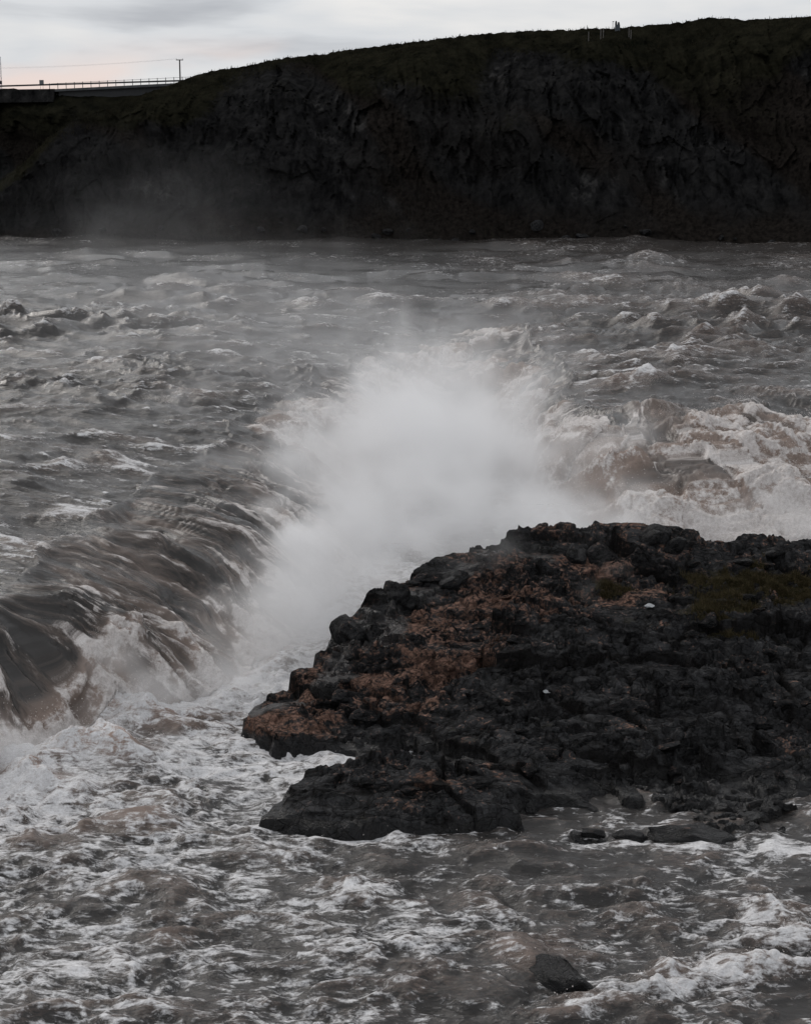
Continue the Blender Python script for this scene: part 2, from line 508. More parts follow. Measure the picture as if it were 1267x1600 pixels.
def build_river():
    # plan grid: fine near the falls, coarser up-river
    pys = np.concatenate([np.arange(1720, 1080, -1.85), np.arange(1080, 560, -1.1), np.arange(560, 300, -1.75), np.arange(300, 268, -1.2)])
    ys = []
    for p in pys:
        zref = 2.2
        d = ray(633.5, p)
        if d[2] > -0.012: continue
        ys.append((zref - H) / d[2] * d[1])
    ys = np.array(ys)
    ys = ys[(ys > 31) & (ys < 520)]
    pxs = np.arange(-240, 1510, 2.1)
    k = (pxs - 633.5) / F / cp
    X = (ys[:, None] * k[None, :] * 1.0)
    Y = np.repeat(ys[:, None], len(pxs), 1)
    nr, nc = X.shape
    x = X.ravel(); y = Y.ravel()
    dy = np.gradient(ys); DY = np.repeat(np.abs(dy)[:, None], nc, 1).ravel()
    dx = y * (2.1 / F)
    rag = sstep(y, 40, 60)
    cx = x + rag * (1.7 * fbm(x * .13, y * .13, 2, 801) + .5 * perlin(x * .55, y * .55, 803)); cyy = y + rag * (1.7 * fbm(x * .13 + 7, y * .13, 2, 805) + .5 * perlin(x * .55 + 4, y * .55, 807))
    bx = x + .8 * fbm(x * .25, y * .25, 2, 811); by = y + .8 * fbm(x * .25 + 7, y * .25, 2, 815)
    inB = inside(bx, by, basePoly); inC = inside(cx, cyy, crestPoly) | inB
    # ragged crest line
    dC, aC = poly_dist(cx, cyy, crestP)
    dB, aB = poly_dist(bx, by, baseP)
    sC = np.where(inC, dC, -dC)
    s = np.where(inB, 1.0, np.where(inC, dC / (dC + dB + 1e-6), 0.0))
    rel = np.where(inC, dC, 0)                        # metres down from the crest
    wid = dC + dB
    # tongues along the crest: each stretch of the lip goes over a little earlier or later
    tong = fbm(aC * 0.16, s * 0.6 + 3, 3, 11)
    tong2 = perlin(aC * 0.5, s * 0.8, 23)
    U = upper_z(x, y)
    left = sstep(-x, 1.0, 5.0) * sstep(-y, -95, -84)
    # lip dips before it breaks
    lft = sstep(-x, 1., 5.) * (1 - sstep(y, 84, 95))
    dip = 0.55 * sstep(sC, -9, 0.5) + lft * .75 * sstep(sC, -13, 0.5) ** 1.3
    se = np.clip(s + (tong * (0.35 - .15 * left) + tong2 * (0.13 - .05 * left)) * np.sin(np.pi * np.clip(s, 0, 1)) * 0.9, 0, 1)
    right = sstep(x, 4.0, 10.0)
    p_exp = 1.75 - 0.22 * left - 0.35 * right
    prof = 1 - se ** p_exp
    Z = np.where(inB, 0.0, (U - dip * (1 - s)) * prof)
    P = np.stack([x, y, Z], 1).reshape(nr, nc, 3)
    nrm = grid_normals(P).reshape(-1, 3)

    band = sstep(s, 0.0, 0.12) * (1 - sstep(s, .985, 1.0))
    up = 1 - sstep(s, 0.0, 0.3)
    up = np.where(inB, 0, up)
    dpool = np.where(inB, dB, 0)                      # distance out into the pool
    low = np.where(inB, sstep(dpool, 0, 1.2), 0)
    near_base = np.where(inB, np.exp(-dpool / 3.0), 0)
    lip = np.exp(-np.abs(np.minimum(sC, 0)) / 12.0) * up

    def fade(wl): return np.clip((wl / np.maximum(DY, dx) - 1.6) / 2.0, 0, 1)

    # ---------------- upper river waves
    wx = x + 1.6 * fbm(x * .12, y * .12, 2, 31); wy = y + 1.6 * fbm(x * .12 + 9, y * .12, 2, 37)
    rgh = 0.55 + 0.75 * sstep(fbm(x * .03, y * .03, 2, 41), -.35, .4) + 0.35 * sstep(x, -5, 15)
    hU = 0; crestiness = 0; lines = 0
    for i, (wl, am) in enumerate(((11, .42), (6, .42), (3.3, .52), (1.7, .46), (.85, .28), (.42, .13), (.22, .05))):
        n = perlin(wx / wl * .52, wy / wl * 1.3, 50 + i)
        r = (1 - np.abs(n) * 1.7); r = np.sign(r) * np.abs(r) ** 1.5
        n2 = perlin(wx / wl * .55 + 7, wy / wl * 1.3 - 4, 70 + i)
        w = 0.62 * r * (0.6 + n2) + 0.5 * n2
        w = np.where(w > 0, w * 1.15, w * .5)
        f = fade(wl)
        hU = hU + am * f * w
        if i in (1, 2, 3): crestiness = crestiness + (w * f) * (0.5, .6, .4)[i - 1]
        if i in (2, 3, 4, 5): lines = lines + np.exp(-(n / .13) ** 2) * sstep(n2, -.15, .45) * f * (.9, .9, .75, .5)[i - 2]
    rgh = rgh * (1 - .08 * sstep(-x, 4, 10) * (1 - sstep(y, 95, 120)))
    rgh = rgh * (1 + .35 * sstep(y, 120, 190))
    hU = hU * rgh * (0.55 + .45 * sstep(-np.minimum(sC, 0), 0, 14))
    # flow lines drawn out towards the lip
    nearlip = np.exp(-np.clip(-sC, 0, None) / (5.0 + 4 * lft)) * (~inC)
    draw = perlin(aC / .75 + .4 * tong2, sC / 5.0, 95) * .6 + perlin(aC / .3, sC / 2.6, 96) * .4
    hU = hU * (1 - .35 * nearlip) + .22 * draw * nearlip
    # ---------------- falls: streaks running down the fall, billows breaking towards the foot
    rel0 = rel
    rel = rel + np.clip(U - Z, 0, 9) * band
    st = 0
    fl = rel + .5 * fbm(aC * .3, rel * .3, 2, 90)
    for i, (wa, wd, am) in enumerate(((4.2, 16, .36), (1.9, 10, .24), (.85, 6, .13), (.38, 3.2, .075), (.18, 1.6, .035))):
        st = st + am * perlin(aC / wa + .25 * tong, fl / wd, 100 + i)
    rdg = np.clip(1 - 2.1 * np.abs(perlin(aC / 2.6 + .3 * tong2, fl / 11, 107)), 0, 1) ** 1.5 * (sstep(s, .03, .25) * (1 - left) + left * sstep(s, .10, .55))
    rdg2 = np.clip(1 - 2.1 * np.abs(perlin(aC / 1.1 + .2 * tong2, fl / 5, 108)), 0, 1) ** 1.5 * (sstep(s, .03, .25) * (1 - left) + left * sstep(s, .10, .55))
    st = st + .24 * rdg + .10 * rdg2 - .06
    fine = perlin(aC / .42 + .3 * tong2, fl / 5.5, 109) * .5 + perlin(aC / .17, fl / 2.8, 110) * .4
    brk = fbm(aC * .22 + 4, rel * .16, 3, 120)            # where the sheet has broken to white water
    rightm = sstep(x, 3.5, 8) ; backm = sstep(y, 84, 100)
    broken = np.clip(sstep(brk * 1.25 + s * (1.05 - .35 * left) - 0.55 - .04 * left + .14 * left * rdg + rightm * .10 + backm * .25, -.08, .26), 0, 1) * (sstep(s, .02, .22) * (1 - left) + left * sstep(s + .55 * perlin(aC * .33, s * 0 + 2.2, 141), .50, .92))
    bw_ = .35 * fbm(aC * 1.2, rel * 1.2, 2, 128)
    bil = .40 * billow(aC / 1.5 + bw_, rel / 2.6, 130) + .34 * billow(aC / .62 + 3 + bw_, rel / .95, 131) + .24 * billow(aC / .28 + bw_, rel / .4, 132) + .12 * billow(aC / .14, rel / .18, 133)
    lump = (.16 * perlin(aC / .8, rel / 2.4, 135) + .12 * perlin(aC / .36, rel / 1.0, 136) + .06 * perlin(aC / .16, rel / .45, 137))
    hF = st * .95 + lump * (1 - .3 * left) * sstep(s, .03, .3) + left * .10 * fine * sstep(s, .05, .4) + broken * (bil * (.8 + .15 * rightm) + .45 * fbm(aC * .4, rel * .35, 3, 140))

    # ---------------- pool chop
    px_ = x + 1.1 * fbm(x * .3, y * .3, 3, 151); py_ = y + .9 * fbm(x * .3 + 5, y * .3, 3, 157)
    hP = 0; crP = 0; linP = 0
    for i, (wl, am) in enumerate(((4.2, .27), (1.9, .25), (.95, .17), (.48, .105), (.24, .055), (.13, .025))):
        n = perlin(px_ / wl * .62, py_ / wl * 1.2, 160 + i)
        r = 1 - np.abs(n) * 1.8
        n2 = perlin(px_ / wl * .62 + 3, py_ / wl * 1.2 + 8, 180 + i)
        w = .5 * r * (.6 + n2) + .55 * n2
        hP = hP + am * w * fade(wl)
        if i in (1, 2, 3): crP = crP + w * (.55, .5, .35)[i - 1]
        if i in (1, 2, 3, 4): linP = linP + np.exp(-(n / .14) ** 2) * sstep(n2, -.2, .4) * (.8, .8, .7, .5)[i - 1]
    calm = 1 - .25 * sstep(x, 2.0, 7.0) * sstep(y, 42, 47)      # sheltered water below the rock
    hP = hP * calm * (1 + 1.0 * near_base)
    hPb = near_base * (.55 * billow(x / 1.4, y / 1.4, 190) + .3 * billow(x / .6, y / .6, 191) + .15 * billow(x / .27, y / .27, 192))

    disp_n = band * hF * (.5 + .5 * np.clip(wid / 5, 0, 1))
    disp_z = hU * up * (1 - band * .6) + (hP * low + hPb)
    # foot of the falls keeps churning
    # ---------------- single humps
    fo = np.zeros_like(x); ai = np.zeros_like(x); hz = np.zeros_like(x)
    for (hx, hy, zz, wa, wl, hh, ff, aa) in HUMPS:
        if zz < .1 and hy > 1400: hh *= .6; wa *= 1.25
        if zz > 4: aa *= .5; ff *= .6; hh *= .75
        q = at_z(hx, hy, zz)
        ux = (wx if zz > 1 else px_) - q[0]; uy = (wy if zz > 1 else py_) - q[1]
        m = (np.abs(ux) < wa * 3.2) & (np.abs(uy) < wl * 4)
        ux = ux[m]; uy = uy[m]
        rough = 1 + .6 * fbm(ux * 1.1 + hx, uy * 1.3, 3, 200)
        g = np.exp(-(ux / wa) ** 2 - (np.where(uy > 0, uy / (wl * 1.6), uy / wl)) ** 2)
        hz[m] += hh * g * rough
        top = np.clip(g * rough, 0, 1)
        aa = aa * (.55 if zz < .1 and hy > 1250 else 1)
        fo[m] += ff * top ** 1.3 * (.75 + .9 * fbm(ux * 1.7 + hx, uy * 2.2, 3, 205)); ai[m] += aa * top
    jag = billow(x / .7, y / .9, 206) * .30 + billow(x / .32, y / .4, 207) * .18 + billow(x / .15, y / .2, 208) * .09
    disp_z = disp_z + hz + np.clip(fo + .35 * ai, 0, 1) * jag * np.clip(hz * 2.2, 0, 1) * .9
    P = P.reshape(-1, 3) + nrm * disp_n[:, None]
    P[:, 2] += disp_z

    # ---------------- foam and entrained air
    patch = fbm(x * .07, y * .07, 3, 210)
    streaks = fbm(wx * .35, wy * .9, 4, 215)
    fU = np.clip(-.06 + .06 * lft + .20 * np.clip(crestiness - .25, -1, 1.2) + .42 * lines + .28 * patch + .30 * streaks + .06 * rightm + .55 * nearlip * draw + .16 * sstep(y, 130, 210), -.4, 1)
    aU = np.clip(.02 + .30 * np.clip(crestiness - .2, 0, 1) + .10 * rightm + .08 * patch, 0, 1)
    rj = fbm(aC * 1.6, rel * 1.1, 3, 226)
    fF = np.clip(-.04 + .08 * left + (.45 + .45 * left + .4 * rightm) * fine + .30 * np.clip(st * 1.5, -.4, 1) + (.42 * rdg + .25 * rdg2) * (.8 + 1.4 * rj) + .8 * np.clip(lump, -.2, .3) + broken * (.12 - .12 * rightm + .85 * np.clip(bil, -.5, .6) + .35 * fbm(aC * .35, rel * .3, 3, 224)) + .22 * sstep(s, .72, 1.0) * broken, -.3, 1.1)
    fF = fF + left * .26 * sstep(s, .66, 1.0) * np.clip(.6 + 1.2 * brk + .6 * rj, 0, 1.2)
    aF = np.clip(.06 + left * .30 * sstep(s, .6, 1.0) + left * (.16 + .55 * np.clip(fine + .3 * tong2, -.3, .8)) + .35 * rdg * (.8 + 1.2 * rj) + .25 * fbm(aC * .5, rel * .1, 3, 222) + .8 * np.clip(lump, 0, .3) + .75 * broken + .35 * np.clip(-bil, 0, 1) * broken, 0, 1)
    lace = 1 - np.abs(fbm(px_ * .75, py_ * .95, 4, 230)) * 3.2
    lace2 = 1 - np.abs(fbm(px_ * 1.9, py_ * 2.4, 3, 236)) * 3.0
    # white near the falls and along the left, brown towards the right bank
    white = np.clip(sstep(-x, -5.5, 2.5) * .60 + near_base * .6 + .25 * sstep(y, 44, 52) * sstep(-x, -4, 2), 0, 1)
    shore = fbm(x * .18, y * .25, 3, 240)
    fP = np.clip(white * .38 - .02 + .20 * lace + .12 * lace2 + .34 * linP - .22 * np.clip(crP, -.2, .9) + .44 * shore, -.3, 1.0)
    fP = fP + near_base * .25
    dR, _ = poly_dist(x, y, FOOT, True)
    swash = np.exp(-(dR / .38) ** 1.3) * (y < 72)
    fP = fP + swash * (.30 + .5 * shore)
    aP = np.clip(.02 + .35 * np.clip(crP, 0, 1) + near_base * .55, 0, 1)
    foam = np.where(inB, fP * low + (1 - low) * np.maximum(fF, .5), fF * band + fU * (1 - band)) + fo
    air = np.where(inB, aP * low + (1 - low) * np.maximum(aF, .4), aF * band + aU * (1 - band)) + ai
    # far water: plain reflections
    flow = np.stack([aC, rel, 0 * x], 1)
    P3 = P.reshape(nr, nc, 3)
    N3 = grid_normals(P3).reshape(-1, 3)
    Q = grid_quads(nr, nc)
    sq = s[Q].mean(1); inBq = inB[Q].all(1)
    aq = aC[Q[:, 0]]; yq = y[Q[:, 0]]; xq = x[Q[:, 0]]
    # nothing under the far hill
    arcs = poly_dist(np.array([W2(425, 645, 4.6)[0], W2(905, 610, 5)[0]]), np.array([W2(425, 645, 4.6)[1], W2(905, 610, 5)[1]]), crestP)[1]
    isF = (sq > 0.02) & ~inBq
    sets = [
        ('river', M_RIVER, (~isF) & ~inBq, None),
        ('water', M_RIVER, inBq, None),
        ('waterfall', M_FALLS, isF & (aq < arcs[0]), 'broad brown waterfall curling over its lip in dark tongues, left of the mist'),
        ('waterfall', M_FALLS, isF & (aq >= arcs[0]) & (aq < arcs[1]), 'far horseshoe waterfall at the head of the gorge, veiled by the mist'),
        ('waterfall', M_FALLS, isF & (aq >= arcs[1]), 'churning tan waterfall tumbling down behind the rock ridge, right of the mist'),
    ]
    for name, mat, msk, lab in sets:
        q = Q[msk]
        ids = np.unique(q)
        remap = np.zeros(len(P), np.int32); remap[ids] = np.arange(len(ids))
        me = mesh_np(name, P[ids], remap[q], True, N3[ids], {'foam': foam[ids], 'air': air[ids]}, {'flow': flow[ids]})
        o = link(name, me, mat)
        if lab: tag(o, lab, 'waterfall', 'waterfalls round the gorge')
        else:
            tag(o, 'brown rapids of the upper river reaching to the far cliff' if name == 'river' else 'foam-laced brown pool below the falls', 'river' if name == 'river' else 'water', kind='structure')
    return dict(P=P, foam=foam, air=air, s=s, broken=broken, band=band, near=near_base, inB=inB, hz=hz, fo=fo, N=N3, bil=bil, x=x, y=y)

RV = build_river()

# ------------------------------------------------------------------ flying spray: countless droplets
def build_spray():
    rs = np.random.RandomState(5)
    P = RV['P']; w = RV['band'] * RV['broken'] * np.clip(RV['foam'], 0, 1) * 1.2
    w = w + RV['near'] * .25 + np.clip(RV['fo'], 0, 1) * .8 * (P[:, 2] < 1.5) + np.clip(RV['fo'] - .3, 0, 1) * .8
    inview = (np.abs(P[:, 0]) < P[:, 1] * .30) & (P[:, 1] < 130)
    w = w * inview * (P[:, 1] / 60.0)
    w = w / w.sum()
    n = 70000
    idx = rs.choice(len(P), n, p=w)
    b = P[idx].copy()
    hgt = rs.exponential(.16, n) * (.5 + 1.6 * RV['broken'][idx] * RV['band'][idx])
    clus = np.clip(perlin(b[:, 0] * 1.3, b[:, 1] * 1.3 + b[:, 2], 300) * 1.6 + .5, .05, 1.6)
    hgt = hgt * clus
    b += RV['N'][idx] * (hgt * .55)[:, None]
    b[:, 2] += hgt * .8
    b += rs.randn(n, 3) * .05
    EM = [(175, 1000, 2.8, 1.0, .9), (230, 1080, 1.3, .8, .8), (470, 835, 3.6, 1.1, .9), (25, 1160, 1.0, .8, .7), (150, 1185, .6, .8, .5), (1030, 640, 5.4, 1.2, .7), (930, 685, 4.4, 1.1, .8), (1150, 632, 5.6, 1.2, .7), (1230, 760, 2.4, 1.5, 1.0), (1000, 780, 1.8, 1.4, 1.0), (880, 790, 1.6, 1.5, 1.0), (1110, 700, 3.4, 1.4, .8), (785, 1508, .55, .22, .30), (1180, 1432, .8, .5, .3), (1010, 1562, .45, .5, .25), (955, 1555, .35, .35, .3), (1110, 1522, .55, .9, .2), (250, 622, 5.6, 1.2, .4), (1060, 560, 5.8, 1.4, .4), (1000, 592, 5.7, 1.2, .4)]
    k = 0
    for (ex, ey, ez, er, eh) in EM:
        q = at_z(ex, ey, ez)
        per = 260 if ez < 1 and ey > 1400 else 2100
        sl = slice(k, k + per); k += per
        g = rs.randn(per, 3) * .5
        lobes = rs.randn(7, 3) * np.array([.7, .5, .5])
        g = g * .55 + lobes[rs.randint(0, 7, per)] * .6
        b[sl] = q + g * np.array([er, er * .8, eh])
    sz = (.007 + .017 * rs.rand(n) ** 2.2) * (b[:, 1] / 55.0) ** .5
    sz[:k] *= .36
    T = np.array([[1, 1, 1], [1, -1, -1], [-1, 1, -1], [-1, -1, 1]], float) * .8
    R = rs.randn(n, 3, 3); R /= np.linalg.norm(R, axis=2, keepdims=True)
    V = b[:, None, :] + np.einsum('ij,njk->nik', T, R) * sz[:, None, None]
    Fc = np.array([[0, 1, 2], [0, 3, 1], [0, 2, 3], [1, 3, 2]])
    Q = (np.arange(n)[:, None, None] * 4 + Fc[None]).reshape(-1, 3)
    t = NT('spray_droplets')
    t.bsdf((.66, .61, .585), .6)
    o = link('spray', mesh_np('spray', V.reshape(-1, 3), Q, True), t.m)
    tag(o, 'pale droplets of spray thrown up off the falls', 'spray', kind='stuff')

build_spray()

# ------------------------------------------------------------------ foreground rock
ROCK_MASK = {}
def rock_mat(name):
    t = NT(name)
    v = t.coords()
    rust = t.attr('rust'); wet = t.attr('wet'); moss = t.attr('moss'); tone = t.attr('tone'); crack = t.attr('crack')
    n1 = t.noise(v, 1.3, 6, .6, .4); n2 = t.noise(v, 6.0, 6, .65, .3); n3 = t.noise(v, 26, 4, .6)
    wv = t.n('ShaderNodeVectorMath', operation='MULTIPLY_ADD')
    nz = t.n('ShaderNodeTexNoise'); nz.inputs['Scale'].default_value = 1.1; nz.inputs['Detail'].default_value = 3; t.l(v, nz.inputs['Vector'])
    t.l(nz.outputs['Color'], wv.inputs[0]); wv.inputs[1].default_value = (.55, .55, .55); t.l(v, wv.inputs[2])
    jv = t.vmap(wv.outputs[0], (1.0, 1.15, 2.1))
    joints = []; cell = None
    for sc_, w_ in ((1.05, .030), (2.9, .045)):
        e_ = t.n('ShaderNodeTexVoronoi', feature='DISTANCE_TO_EDGE'); e_.inputs['Scale'].default_value = sc_; t.l(jv, e_.inputs['Vector'])
        joints.append(t.mapr(e_.outputs['Distance'], 0, w_, 1, 0))
        f_ = t.n('ShaderNodeTexVoronoi', feature='F1'); f_.inputs['Scale'].default_value = sc_; t.l(jv, f_.inputs['Vector'])
        sx = t.n('ShaderNodeSeparateColor'); t.l(f_.outputs['Color'], sx.inputs[0])
        cell = sx.outputs[0] if cell is None else t.math('ADD', t.math('MULTIPLY', cell, .5), t.math('MULTIPLY', sx.outputs[0], .5))
    joint = t.math('MAXIMUM', joints[0], t.math('MULTIPLY', joints[1], .75))
    tone = t.math('ADD', t.math('MULTIPLY', tone, .5), t.math('MULTIPLY', cell, .62))
    rust = t.math('ADD', rust, t.math('MULTIPLY', t.math('SUBTRACT', cell, .5), .55))
    grey = t.mix(t.mapr(t.math('ADD', t.math('MULTIPLY', n2, .6), t.math('ADD', t.math('MULTIPLY', n1, .35), t.math('MULTIPLY', tone, .4))), .52, .98), (.006, .0062, .0066), (.085, .085, .088))
    rst = t.mix(t.mapr(n2, .35, .68), (.055, .034, .026), (.27, .162, .124))
    rm = t.mapr(t.math('ADD', rust, t.math('MULTIPLY', t.math('SUBTRACT', n2, .5), 2.2)), .34, .74, 0, 1, True)
    c = t.mix(rm, grey, rst)
    lich = t.mapr(t.noise(v, 9, 5, .7, .5), .58, .70, 0, .55)
    c = t.mix(lich, c, (.010, .009, .008))
    mm = t.mapr(t.math('ADD', moss, t.math('MULTIPLY', t.math('SUBTRACT', n1, .5), .9)), .35, .65, 0, 1)
    c = t.mix(mm, c, t.mix(t.mapr(n3, .3, .7), (.016, .015, .008), (.045, .038, .018)))
    wm = t.mapr(t.math('ADD', wet, t.math('MULTIPLY', t.math('SUBTRACT', n1, .5), .8)), .3, .7, 0, 1, True)
    c = t.mix(t.math('MULTIPLY', wm, .92), c, (.011, .011, .012))
    c = t.mix(t.math('MULTIPLY', t.math('MAXIMUM', crack, t.math('MULTIPLY', joint, .8)), .85), c, (.008, .007, .0065))
    rough = t.mapr(wm, 0, 1, .80, .30)
    h = t.math('ADD', t.math('MULTIPLY', n1, .6), t.math('ADD', t.math('MULTIPLY', n2, .4), t.math('MULTIPLY', n3, .15)))
    bm = t.bump(h, 1.0, .16)
    bm = t.bump(t.math('SUBTRACT', t.math('MULTIPLY', cell, .5), joint), .8, .07, bm)
    bm = t.bump(t.noise(v, 13, 5, .7), .8, .04, bm)
    b_ = t.bsdf(c, rough, bm, .4)
    t.l(t.mapr(wm, 0, 1, .04, .42), b_.inputs['Specular IOR Level'])
    return t.m

M_ROCK = rock_mat('fractured_basalt')

inner_px = [(400, 1112, 56.8), (480, 1108, 56.4), (560, 1112, 56.8), (540, 1095, 57.5), (640, 1225, 48.6), (430, 1262, 48.8), (500, 1235, 49.0), (560, 1215, 49.4), (720, 1215, 49.4), (640, 1265, 47.6), (520, 1275, 47.9), (740, 1260, 48.0), (600, 1190, 53), (640, 1130, 55.5), (750, 1190, 51.3), (850, 1190, 51.3), (850, 1100, 55), (1000, 1100, 55), (700, 1090, 56.8), (650, 1040, 59), (700, 980, 62), (850, 1000, 60), (1000, 1000, 60), (800, 930, 64), (1000, 900, 65.5), (1200, 900, 65.5), (1200, 1000, 60.5), (1200, 1100, 55.5), (1200, 1200, 51.5), (1000, 1200, 51.5), (1050, 1265, 49.4), (1150, 1285, 48.8), (950, 1255, 50.2), (1400, 1100, 56), (1400, 950, 63), (1400, 1250, 50)]

class RBF:
    def __init__(s, pts):
        s.c = pts[:, :2]; n = len(pts)
        A = s.k(np.linalg.norm(s.c[:, None] - s.c[None], axis=2)) + np.eye(n) * .3
        B = np.hstack([np.ones((n, 1)), s.c])
        M = np.block([[A, B], [B.T, np.zeros((3, 3))]])
        s.w = np.linalg.solve(M, np.concatenate([pts[:, 2], np.zeros(3)]))
    def k(s, r): return np.where(r > 0, r * r * np.log(r + 1e-9), 0)
    def __call__(s, x, y):
        o = s.w[-3] + s.w[-2] * x + s.w[-1] * y
        for i, c in enumerate(s.c):
            o = o + s.w[i] * s.k(np.hypot(x - c[0], y - c[1]))
        return o

rbf = RBF(np.array([at_y(*p) for p in ridge_px + inner_px]))

def tilted(x, y, seed, tilt=1.0):
    f1, f2, h, ox, oy = worley(x, y, seed)
    off = RND[h, 2] - .5
    g = (RND[h, 3] - .5) * 2 * tilt
    g2 = (RND[(h * 7 + 3) & 4095, 2] - .5) * 2 * tilt
    return off + g * ox + g2 * oy, f2 - f1, RND[(h * 5 + 1) & 4095, 0]

def rock_height(x, y):
    m = rbf(x, y)
    wx = x + .5 * fbm(x * .5, y * .5, 3, 401) ; wy = y + .5 * fbm(x * .5 + 8, y * .5, 3, 405)
    # strata dip gently, so blocks are stretched along x
    a, ea, ta = tilted((wx + .5 * wy) / 4.6, wy / 2.6, 410, 1.1)
    b, eb, tb = tilted((wx + .6 * wy) / 2.3 + .2 * a, wy / 1.2, 411, 1.0)
    c, ec, tc_ = tilted(wx / .85, wy / .6 + .2 * b, 412, .8)
    d, ed, td = tilted(wx / .38, wy / .28, 413, .7)
    rid = np.abs(fbm(x * 1.3, y * 1.7, 4, 427)) ; vr = .25 + 1.25 * sstep(fbm(x * .28, y * .34, 3, 421), -.28, .28); vq = .3 + 1.2 * sstep(fbm(x * .5 + 9, y * .5, 2, 423), -.25, .3)
    det = .66 * a + .30 * b * vq + (.22 * c + .12 * d + .5 * rid) * vr - .16 + .26 * fbm(x * .55, y * .8, 4, 420) - .06
    for e, dep in ((ea, .12), (eb, .08), (ec, .04)):
        det = det - dep * (1 - sstep(e, 0, .10))
    crack = np.maximum(np.maximum(1 - sstep(ea, 0, .07), (1 - sstep(eb, 0, .09)) * .9), (1 - sstep(ec, 0, .12)) * .6)
    dist, _ = poly_dist(x, y, FOOT, True)
    ins = inside(x, y, FOOT)
    d_ = np.where(ins, dist, -dist)
    h = m + det * .85 * (.4 + .6 * np.clip(d_ / 2.2, 0, 1)) - .14 - .46 * sstep(y, 62.5, 66.5)
    # bedding steps
    q = (h + .10 * x * .3 + .1 * fbm(x * .4, y * .4, 2, 425)) / .34
    fr = q - np.floor(q)
    h = h * .5 + .5 * (h + (sstep(fr, .2, .8) - fr) * .34)
    d_ = d_ + .22 + .30 * fbm(x * 1.2, y * 1.2, 4, 430) + .12 * a
    lim = np.where(d_ > 0, -.25 + 3.6 * d_ ** .95 + .5 * b * np.clip(d_, 0, 1) + .3 * c * np.clip(d_, 0, 1), -.25 + 2 * d_)
    k = .15
    hh = np.clip(.5 + .5 * (lim - h) / k, 0, 1)
    out = lim * (1 - hh) + h * hh - k * hh * (1 - hh)
    tone = .5 * tb + .3 * tc_ + .2 * ta
    return out, crack, tone, d_

def build_rock():
    xs = np.arange(-7.5, 21, .062); ys = np.arange(45.5, 74.0, .068)
    X, Y = np.meshgrid(xs, ys)
    Z, crack, tone, d_ = rock_height(X, Y)
    # lateral jitter makes overhangs and ragged faces
    jx = .10 * fbm(X * 2 + Z, Y * 2 + Z * 1.5, 3, 440); jy = .10 * fbm(X * 2 + 5, Y * 2 + Z * 2, 3, 444)
    P = np.stack([X + jx, Y + jy, Z], 2)
    N = grid_normals(P)
    nr, nc = X.shape
    Q = grid_quads(nr, nc)
    Zf = Z.ravel()
    Q = Q[(Zf[Q] > -.7).any(1)]
    ids = np.unique(Q); remap = np.zeros(nr * nc, np.int32); remap[ids] = np.arange(len(ids))
    # colour of the stone itself
    upn = N[..., 2]
    # red-brown weathered band along the left shoulder and over the top
    A = at_y(440, 1090, 58)[:2]; B = at_y(700, 930, 64)[:2]; C = at_y(930, 880, 67)[:2]
    dband, _ = poly_dist(X, Y, [A, at_y(560, 1090, 58)[:2], at_y(660, 1000, 61.5)[:2], B, C])
    rust = .46 * np.exp(-(dband / 3.8) ** 2) + .14 + .55 * fbm(X * .45, Y * .55, 4, 450) + .55 * (tone - .5) - .15 * (1 - upn) - .25 * (1 - sstep(Z, .3, 1.2))
    q1 = at_z(1060, 1290, .2)[:2]
    rust = rust + .55 * np.exp(-((X - q1[0]) / 2.2) ** 2 - ((Y - q1[1]) / 1.2) ** 2)
    rust = rust - .10 * sstep(X, 1.5, 5) * (1 - sstep(Y, 60, 66)) * (1 - np.exp(-((X - q1[0]) / 2.5) ** 2 - ((Y - q1[1]) / 2) ** 2))
    wet = 1 - sstep(Z + .25 * fbm(X * .8, Y * .8, 3, 455), .25, .95)
    # spray-soaked side facing the falls
    dr, _ = poly_dist(X, Y, [at_y(a, b, Y_)[:2] for a, b, Y_ in ridge_px[:12]])
    wet = np.maximum(wet, np.exp(-(dr / .75) ** 2) * (.75 + .4 * fbm(X * .6, Y * .6, 3, 457)))
    wl, _ = poly_dist(X, Y, [at_y(545, 1000, 62)[:2], at_y(590, 1010, 61.6)[:2], at_y(600, 960, 63)[:2]])
    wet = np.maximum(wet, 1.2 * np.exp(-(wl / 1.0) ** 2))
    g1 = at_y(1200, 890, 66)[:2]; g2 = at_y(960, 900, 65.6)[:2]; g3 = at_y(1130, 960, 62.5)[:2]
    moss = np.maximum.reduce([np.exp(-((X - g1[0]) / 4.8) ** 2 - ((Y - g1[1]) / 3.0) ** 2), .9 * np.exp(-((X - g2[0]) / 1.3) ** 2 - ((Y - g2[1]) / .8) ** 2), .75 * np.exp(-((X - g3[0]) / 2.2) ** 2 - ((Y - g3[1]) / 1.8) ** 2)])
    moss = np.maximum(moss, .34 * sstep(fbm(X * .4, Y * .4, 3, 460), .05, .35)) * sstep(upn, .45, .85)
    f = lambda a: a.ravel()[ids]
    me = mesh_np('rock_promontory', P.reshape(-1, 3)[ids], remap[Q], True, None,
                 {'rust': f(rust), 'wet': f(wet), 'moss': f(moss), 'tone': f(tone), 'crack': f(crack)})
    me.set_sharp_from_angle(angle=math.radians(28))
    o = link('rock_promontory', me, M_ROCK)
    tag(o, 'dark fractured rock promontory with red-brown weathered ledges below the falls', 'rock', kind='structure')
    ROCK_MASK.update(D=d_, X=xs, Y=ys, Z=Z, moss=moss, N=N, wet=wet, rust=rust)
    return o

ROCK = build_rock()

